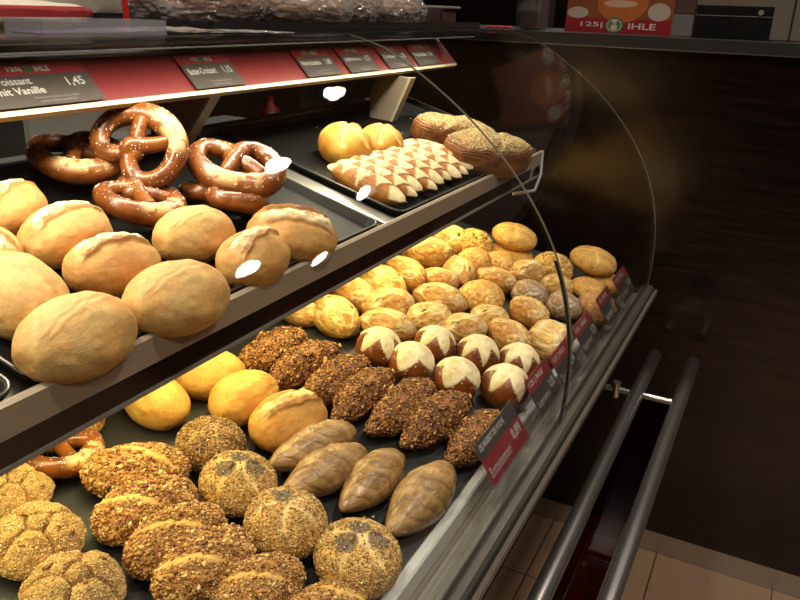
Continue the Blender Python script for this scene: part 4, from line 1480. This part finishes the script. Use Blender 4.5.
M_green = plain('emblem_green', lin(52, 122, 66), 0.4)
M_skin = plain('emblem_skin', lin(222, 170, 130), 0.5)
M_emred = plain('emblem_red', lin(190, 50, 40), 0.5)
band_tag(0.525, 0.140, ['Croissant', 'mit Vanille'], '1,45', 'dark price tag reading Croissant mit Vanille 1,45 on the red band at upper left')
band_tag(0.822, 0.108, ['Butter-Croissant'], '1,15', 'dark price tag reading Butter-Croissant 1,15 on the red band')
band_tag(1.095, 0.110, ['Nuss-Schnecke'], '1,65', 'third price tag along the red band, right of the Butter-Croissant one')
band_tag(1.235, 0.110, ['Apfeltasche'], '1,75', 'fourth price tag along the red band behind the glass seam')
band_tag(1.385, 0.110, ['Quarktasche'], '1,75', 'fifth price tag along the red band above the pastries')
band_tag(1.520, 0.110, ['Mohnschnecke'], '1,65', 'last price tag at the far end of the red band')

# ------------------------------------------------------------------ things on top of the case
# clear acrylic box
t = thing('acrylic_box', 'flat clear acrylic sign holder lying on top of the case at upper left', 'holder', (0.492, 0.605, 1.3843))
MB().box(0, 0.155, 0, 0.05, 0, 0.0015).build('base_plate', M_acryl2, t)
MB().box(0, 0.155, 0, 0.0015, 0.0016, 0.0155).build('front_wall', M_acryl2, t)
MB().box(0, 0.155, 0.0485, 0.05, 0.0016, 0.0155).build('rear_wall', M_acryl2, t)
MB().box(0.0, 0.0015, 0.0016, 0.0484, 0.0016, 0.0155).build('side_wall', M_acryl2, t)
MB().box(0.1535, 0.155, 0.0016, 0.0484, 0.0016, 0.0155).build('side_wall', M_acryl2, t)
MB().box(0.004, 0.151, 0.004, 0.046, 0.0018, 0.004).build('paper_insert', plain('violet_grey_paper', lin(92, 86, 108), .6), t)

# black tray with wrapped loaves
TX0, TX1, TY0, TY1 = 0.78, 1.68, 0.66, 0.99
t = thing('counter_tray', 'long black tray on top of the case holding plastic-wrapped loaves', 'tray', (TX0, TY0, 1.3843))
b = MB()
b.box(0, TX1 - TX0, 0, TY1 - TY0, 0, .004)
b.build('tray_floor', M_black, t)
MB().box(0, TX1 - TX0, -.004, 0, 0, .013, .0015).build('tray_rim', M_black, t)
MB().box(0, TX1 - TX0, TY1 - TY0, TY1 - TY0 + .004, 0, .013, .0015).build('tray_rim', M_black, t)
MB().box(-.004, 0, 0, TY1 - TY0, 0, .013).build('tray_rim', M_black, t)
MB().box(TX1 - TX0, TX1 - TX0 + .004, 0, TY1 - TY0, 0, .013).build('tray_rim', M_black, t)


def wrapped(X, Y, l, wd, h, yaw, seed, label, z=1.3887, c1=(190, 120, 62), c2=(120, 66, 34)):
    x, y, zz = p.T
    P = np.stack([x * l / 2, y * wd / 2, zz * h / 2], 1)
    n = fbm(p * 3, seed, 4)
    P *= (1 + .08 * n)[:, None]
    P[:, 2] = flat_bottom(P[:, 2] / (h / 2), .7) * h / 2
    col = mixc(C3(*c1), C3(*c2), np.clip(.5 + n, 0, 1))
    me, P2 = finish('bread', P, col, .6)
    me.materials.append(B_rough)
    t = thing('wrapped_loaf', label, 'wrapped bread', (X, Y, z), 'plastic-wrapped loaves on top of the case')
    t.rotation_euler = (0, 0, yaw)
    o = bpy.data.objects.new('bread', me)
    COL.objects.link(o)
    o.parent = t
    o.location = (0, 0, .0025)
    # loose bag
    V, Fq = ico(5)
    nn = fbm(V * 2.2, seed + 3, 4)
    rd = 1 - np.abs(fbm(V * 4.5, seed + 5, 3)) * 1.2
    Q = np.stack([np.sign(V[:, 0]) * np.abs(V[:, 0]) ** .8 * l * .56, np.sign(V[:, 1]) * np.abs(V[:, 1]) ** .8 * wd * .58, V[:, 2] * h * .62], 1)
    rd2 = 1 - np.abs(fbm(V * 11, seed + 8, 2)) * 2
    Q *= (.93 + .10 * nn + .06 * rd + .03 * rd2)[:, None]
    Q[:, 2] = np.where(Q[:, 2] < -h * .42, -h * .42, Q[:, 2])
    Q[:, 2] -= Q[:, 2].min() - .0006
    link('plastic_bag', pydata('plastic_bag', Q, Fq), M_film, t)
    return t


wrapped(0.925, 0.80, .24, .13, .075, .10, 3, 'brown crusty bread in a crinkled clear bag, at the left end of the black tray')
wrapped(1.135, 0.78, .20, .14, .070, -.2, 9, 'plastic-wrapped pale loaf in the middle of the black tray', c1=(206, 160, 110), c2=(150, 96, 56))
wrapped(1.315, 0.80, .17, .14, .072, .3, 14, 'plastic-wrapped loaf right of the middle of the black tray', c1=(196, 150, 104), c2=(120, 76, 46))
wrapped(1.47, 0.78, .14, .13, .066, -.1, 21, 'plastic-wrapped light loaf near the right end of the black tray', c1=(214, 180, 140), c2=(150, 110, 80))
t = thing('snack_pack', 'small silver-lidded dark pack at the right end of the black tray', 'package', (1.605, 0.74, 1.3887))
MB().box(-.035, .045, -.04, .04, 0, .034, .006).build('pack_body', plain('dark_pack_film', lin(70, 52, 52), .3), t)
MB().box(-.03, .055, -.045, .045, .0345, .040, .002).build('pack_lid', M_lightgrey, t)


# paper bags lying at the left on the glass
def crumple(name, X, Y, Z, l, wd, h, seed, mat, label, cat, yaw=0, stripes=None):
    V, Fq = ico(5)
    n = fbm(V * 2.5, seed, 4)
    q = np.sign(V) * np.abs(V) ** .55
    Q = np.stack([q[:, 0] * l / 2, q[:, 1] * wd / 2, q[:, 2] * h / 2], 1) * (1 + .10 * n)[:, None]
    Q[:, 2] = np.where(Q[:, 2] < -h * .38, -h * .38, Q[:, 2])
    Q[:, 2] -= Q[:, 2].min()
    o = link(name, pydata(name, Q, Fq, True), mat)
    o.location = (X, Y, Z)
    o.rotation_euler = (0, 0, yaw)
    tag(o, label, cat)
    return o


def striped_paper():
    mt, nt, b = new_mat('red_white_bag_paper')
    tc = nt.nodes.new('ShaderNodeTexCoord')
    sp = nt.nodes.new('ShaderNodeSeparateXYZ')
    nt.links.new(tc.outputs['Object'], sp.inputs[0])
    cr = nt.nodes.new('ShaderNodeValToRGB')
    cr.color_ramp.interpolation = 'CONSTANT'
    el = cr.color_ramp.elements
    el[0].position = 0
    el[0].color = lin(196, 188, 176)
    el[1].position = .30
    el[1].color = lin(150, 44, 46)
    e = el.new(.66)
    e.color = lin(205, 196, 180)
    mr = nt.nodes.new('ShaderNodeMapRange')
    mr.inputs[1].default_value = 0
    mr.inputs[2].default_value = .036
    nt.links.new(sp.outputs['Z'], mr.inputs[0])
    nt.links.new(mr.outputs[0], cr.inputs[0])
    nt.links.new(cr.outputs[0], b.inputs['Base Color'])
    b.inputs['Roughness'].default_value = .5
    return mt


crumple('paper_bag', 0.61, 0.90, 1.3843, .34, .14, .034, 4, striped_paper(), 'red and white printed paper bag lying on the case at the upper left corner', 'bag')
crumple('paper_bag', 0.93, 1.055, 1.3843, .16, .10, .068, 8, plain('cream_bag_paper', lin(186, 174, 158), .55, bump=.2, bscale=60), 'crumpled cream paper bag left of the wrapped loaves', 'bag', .3)
b = MB()
b.tube([(0.715, 0.73, 1.388), (0.713, 0.73, 1.44), (0.718, 0.74, 1.49)], .0035, 8)
tag(b.build('red_ribbon', plain('red_ribbon_satin', lin(176, 24, 26), .4), smooth=True), 'thin red ribbon hanging down beside the wrapped loaves', 'ribbon')
b = MB()
b.tube([(1.975 + .0 * k, 0.752 - .0115 * k, 1.3835 + .002 * (k % 2)) for k in range(7)], .0035, 8)
tag(b.build('hair_tie', plain('red_plastic', lin(226, 30, 30), .4, emit=0), smooth=True), 'small bright red elastic tie lying on the counter at the top centre', 'elastic tie')

# crumpled film hanging over the front of the canopy
def film_sheet():
    nx, ny = 60, 20
    V = []
    for i in range(nx + 1):
        for j in range(ny + 1):
            V.append((i / nx, j / ny, 0))
    V = np.array(V)
    n = fbm(V * np.array([9, 4, 1]), 5, 4)
    taper = np.sin(np.pi * np.clip(V[:, 0] * .9 + .08, 0, 1))
    Q = np.stack([.50 + V[:, 0] * .40, .615 + .055 * V[:, 1] * taper, 1.3848 + .0055 * (n + .8) * taper], 1)
    Fq = []
    for i in range(nx):
        for j in range(ny):
            a = i * (ny + 1) + j
            Fq.append((a, a + ny + 1, a + ny + 2, a + 1))
    Q2 = Q.copy()
    Q2[:, 2] -= .0006
    N = len(Q)
    F2 = [tuple(k + N for k in reversed(f)) for f in Fq]
    return pydata('plastic_film', np.vstack([Q, Q2]), Fq + F2)


o = link('plastic_film', film_sheet(), M_film)
tag(o, 'crumpled strip of clear plastic film lying along the front of the canopy', 'plastic film')

# ------------------------------------------------------------------ things on the side counter
WT = 1.3804
t = thing('poster_stand', 'poster on the counter with bread picture and red strip reading 125 IHLE', 'poster', (1.972, 0.546, WT))
xd, yd = Vector((0, -1, 0)), Vector((0.06, 0, 1))
W_ = 0.256
quad('acrylic_stand', (0, 0, 0), xd, yd, W_, .21, .002, M_acryl, t, lift=-.001)
P = Vector((-0.003, 0, 0.0005))
quad('poster_picture', P, xd, yd, W_ - .004, .175, .0008, plain('picture_bread_brown', lin(150, 84, 48), .35, var=.25, vscale=14), t, .002, .033, lift=.0)
quad('red_strip', P, xd, yd, W_ - .004, .0335, .0008, M_redtag, t, .002, .001, lift=.0006)
disc('picture_bun', P + xd * .135 + yd * .072, xd, yd, .060, .046, plain('picture_bun_orange', lin(206, 118, 62), .35, var=.15, vscale=30), t, lift=.0012)
disc('picture_bun_split', P + xd * .130 + yd * .068, xd, yd, .040, .008, plain('picture_split', lin(226, 196, 170), .35), t, lift=.0016)
disc('picture_napkin', P + xd * .030 + yd * .046, xd, yd, .026, .013, plain('picture_napkin_white', lin(206, 192, 178), .35), t, lift=.0012)
disc('picture_napkin', P + xd * .222 + yd * .052, xd, yd, .026, .020, bpy.data.materials['picture_napkin_white'], t, lift=.0012)
B_ = P + xd.cross(yd).normalized() * .0008
text('125|', t, B_ + xd * .040 + yd * .012, xd, yd, .053, .014, M_letter, bold=.012)
text('IHLE', t, B_ + xd * .155 + yd * .012, xd, yd, .064, .014, M_letter, bold=.02)
em = disc('emblem', P + xd * .122 + yd * .0195, xd, yd, .022, .0175, M_green, t, lift=.0014)
disc('emblem_field', P + xd * .122 + yd * .0195, xd, yd, .0185, .0140, M_letter, em, lift=.0017)
disc('emblem_field_green', P + xd * .122 + yd * .0195, xd, yd, .0165, .0122, plain('emblem_light_green', lin(96, 150, 92), .4), em, lift=.0020)
disc('baker_apron', P + xd * .122 + yd * .0150, xd, yd, .0078, .0062, M_letter, em, lift=.0023)
disc('baker_arms', P + xd * .122 + yd * .0160, xd, yd, .0110, .0022, M_emred, em, lift=.0022)
disc('baker_face', P + xd * .122 + yd * .0230, xd, yd, .0042, .0042, M_skin, em, lift=.0026)
disc('baker_hat', P + xd * .122 + yd * .0290, xd, yd, .0062, .0034, M_letter, em, lift=.0030)

t = thing('acrylic_container', 'clear acrylic container with dark contents on the counter left of the poster', 'container', (1.975, 0.61, WT))
MB().box(0, .12, 0, .002, 0, .12).build('side_wall', M_acryl, t)
MB().box(0, .12, .064, .066, 0, .12).build('side_wall', M_acryl, t)
MB().box(0, .002, .002, .064, 0, .12).build('front_wall', M_acryl, t)
MB().box(.006, .11, .012, .056, 0, .11, .004).build('contents', plain('dark_brown_packs', lin(92, 70, 64), .4, var=.4, vscale=60), t)

t = thing('oven', 'taupe metal machine with a black recessed window at the top right corner', 'appliance', (2.06, -0.5, WT))
MB().box(0.03, .36, 0, .80, 0, .32).build('housing', M_taupe, t)
MB().box(0.0, .0295, 0, .7545, 0, .32, .002).build('front_frame', M_taupe, t)
MB().box(-.004, -.0005, .540, .543, .001, .32).build('frame_edge', M_dark, t)
MB().box(-.004, -.0005, .583, .752, .001, .073).build('dark_window', M_black, t)
MB().box(-.006, -.0042, .583, .752, .0500, .0515).build('window_trim', M_greypanel, t)
b = MB()
b.tube([(-.0045, .610, .060), (-.012, .610, .060)], .006, 16)
b.build('window_knob', M_greypanel, t, smooth=True)
MB().box(.012, .0295, .7555, .815, .0, .052, .001).build('steel_panel', M_lightgrey, t)
MB().box(.010, .0295, .7555, .815, .0525, .32, .001).build('upper_panel', plain('brown_grey_panel', lin(110, 92, 84), .4, var=.3, vscale=40), t)

# ------------------------------------------------------------------ staff side behind the case
BY = 1.70
t = thing('back_unit', 'grey staff-side cabinet wall seen through the gap behind the upper shelf', 'cabinet', (0, BY, 0))
MB().box(-.8, 1.292, 0, .4, 0, 1.30).build('left_cabinet', plain('dark_grey_cabinet', lin(66, 62, 58), .4), t)
MB().box(1.297, 1.72, 0, .4, 0, 1.175).build('grey_cabinet', M_greypanel, t)
MB().box(1.2925, 1.2965, -.004, .3, .5, 1.20).build('light_trim', M_cream, t)
MB().box(1.305, 1.62, -.10, -.001, 1.040, 1.066, .002).build('drawer_ledge', M_lightgrey, t)
MB().box(1.75, 3.0, 0.12, .45, 0, .904).build('low_cabinet', M_dark, t)
t = thing('till_unit', 'pale grey till drawer with a dark box and socket on the staff side', 'till', (1.90, BY - .1, 0))
MB().box(0, .28, 0, .2, 1.005, 1.045, .003).build('drawer', M_lightgrey, t)
MB().box(0, .30, .01, .2, 0, 1.0045).build('box', plain('dark_taupe_metal', lin(62, 56, 52), .4), t)
sk = MB().box(.10, .14, 0.004, .0095, .945, .985).build('socket', M_lightgrey, t)
MB().box(.112, .128, 0.0, .0035, .957, .973).build('socket_hole', M_black, sk)
MB().box(.302, .306, 0, .02, .80, 1.07).build('post', M_lightgrey, t)
b = MB()
b.tube([(0, 0, .80), (0, 0, .90), (0, 0, .93), (0, 0, .955)], [.04, .04, .016, .016], 20)
o = b.build('red_bottle', plain('red_plastic_bottle', lin(120, 18, 22), .4), smooth=True)
o.location = (2.66, BY + .25, .105)
tag(o, 'dim red bottle on the low staff-side cabinet right of the till', 'bottle')
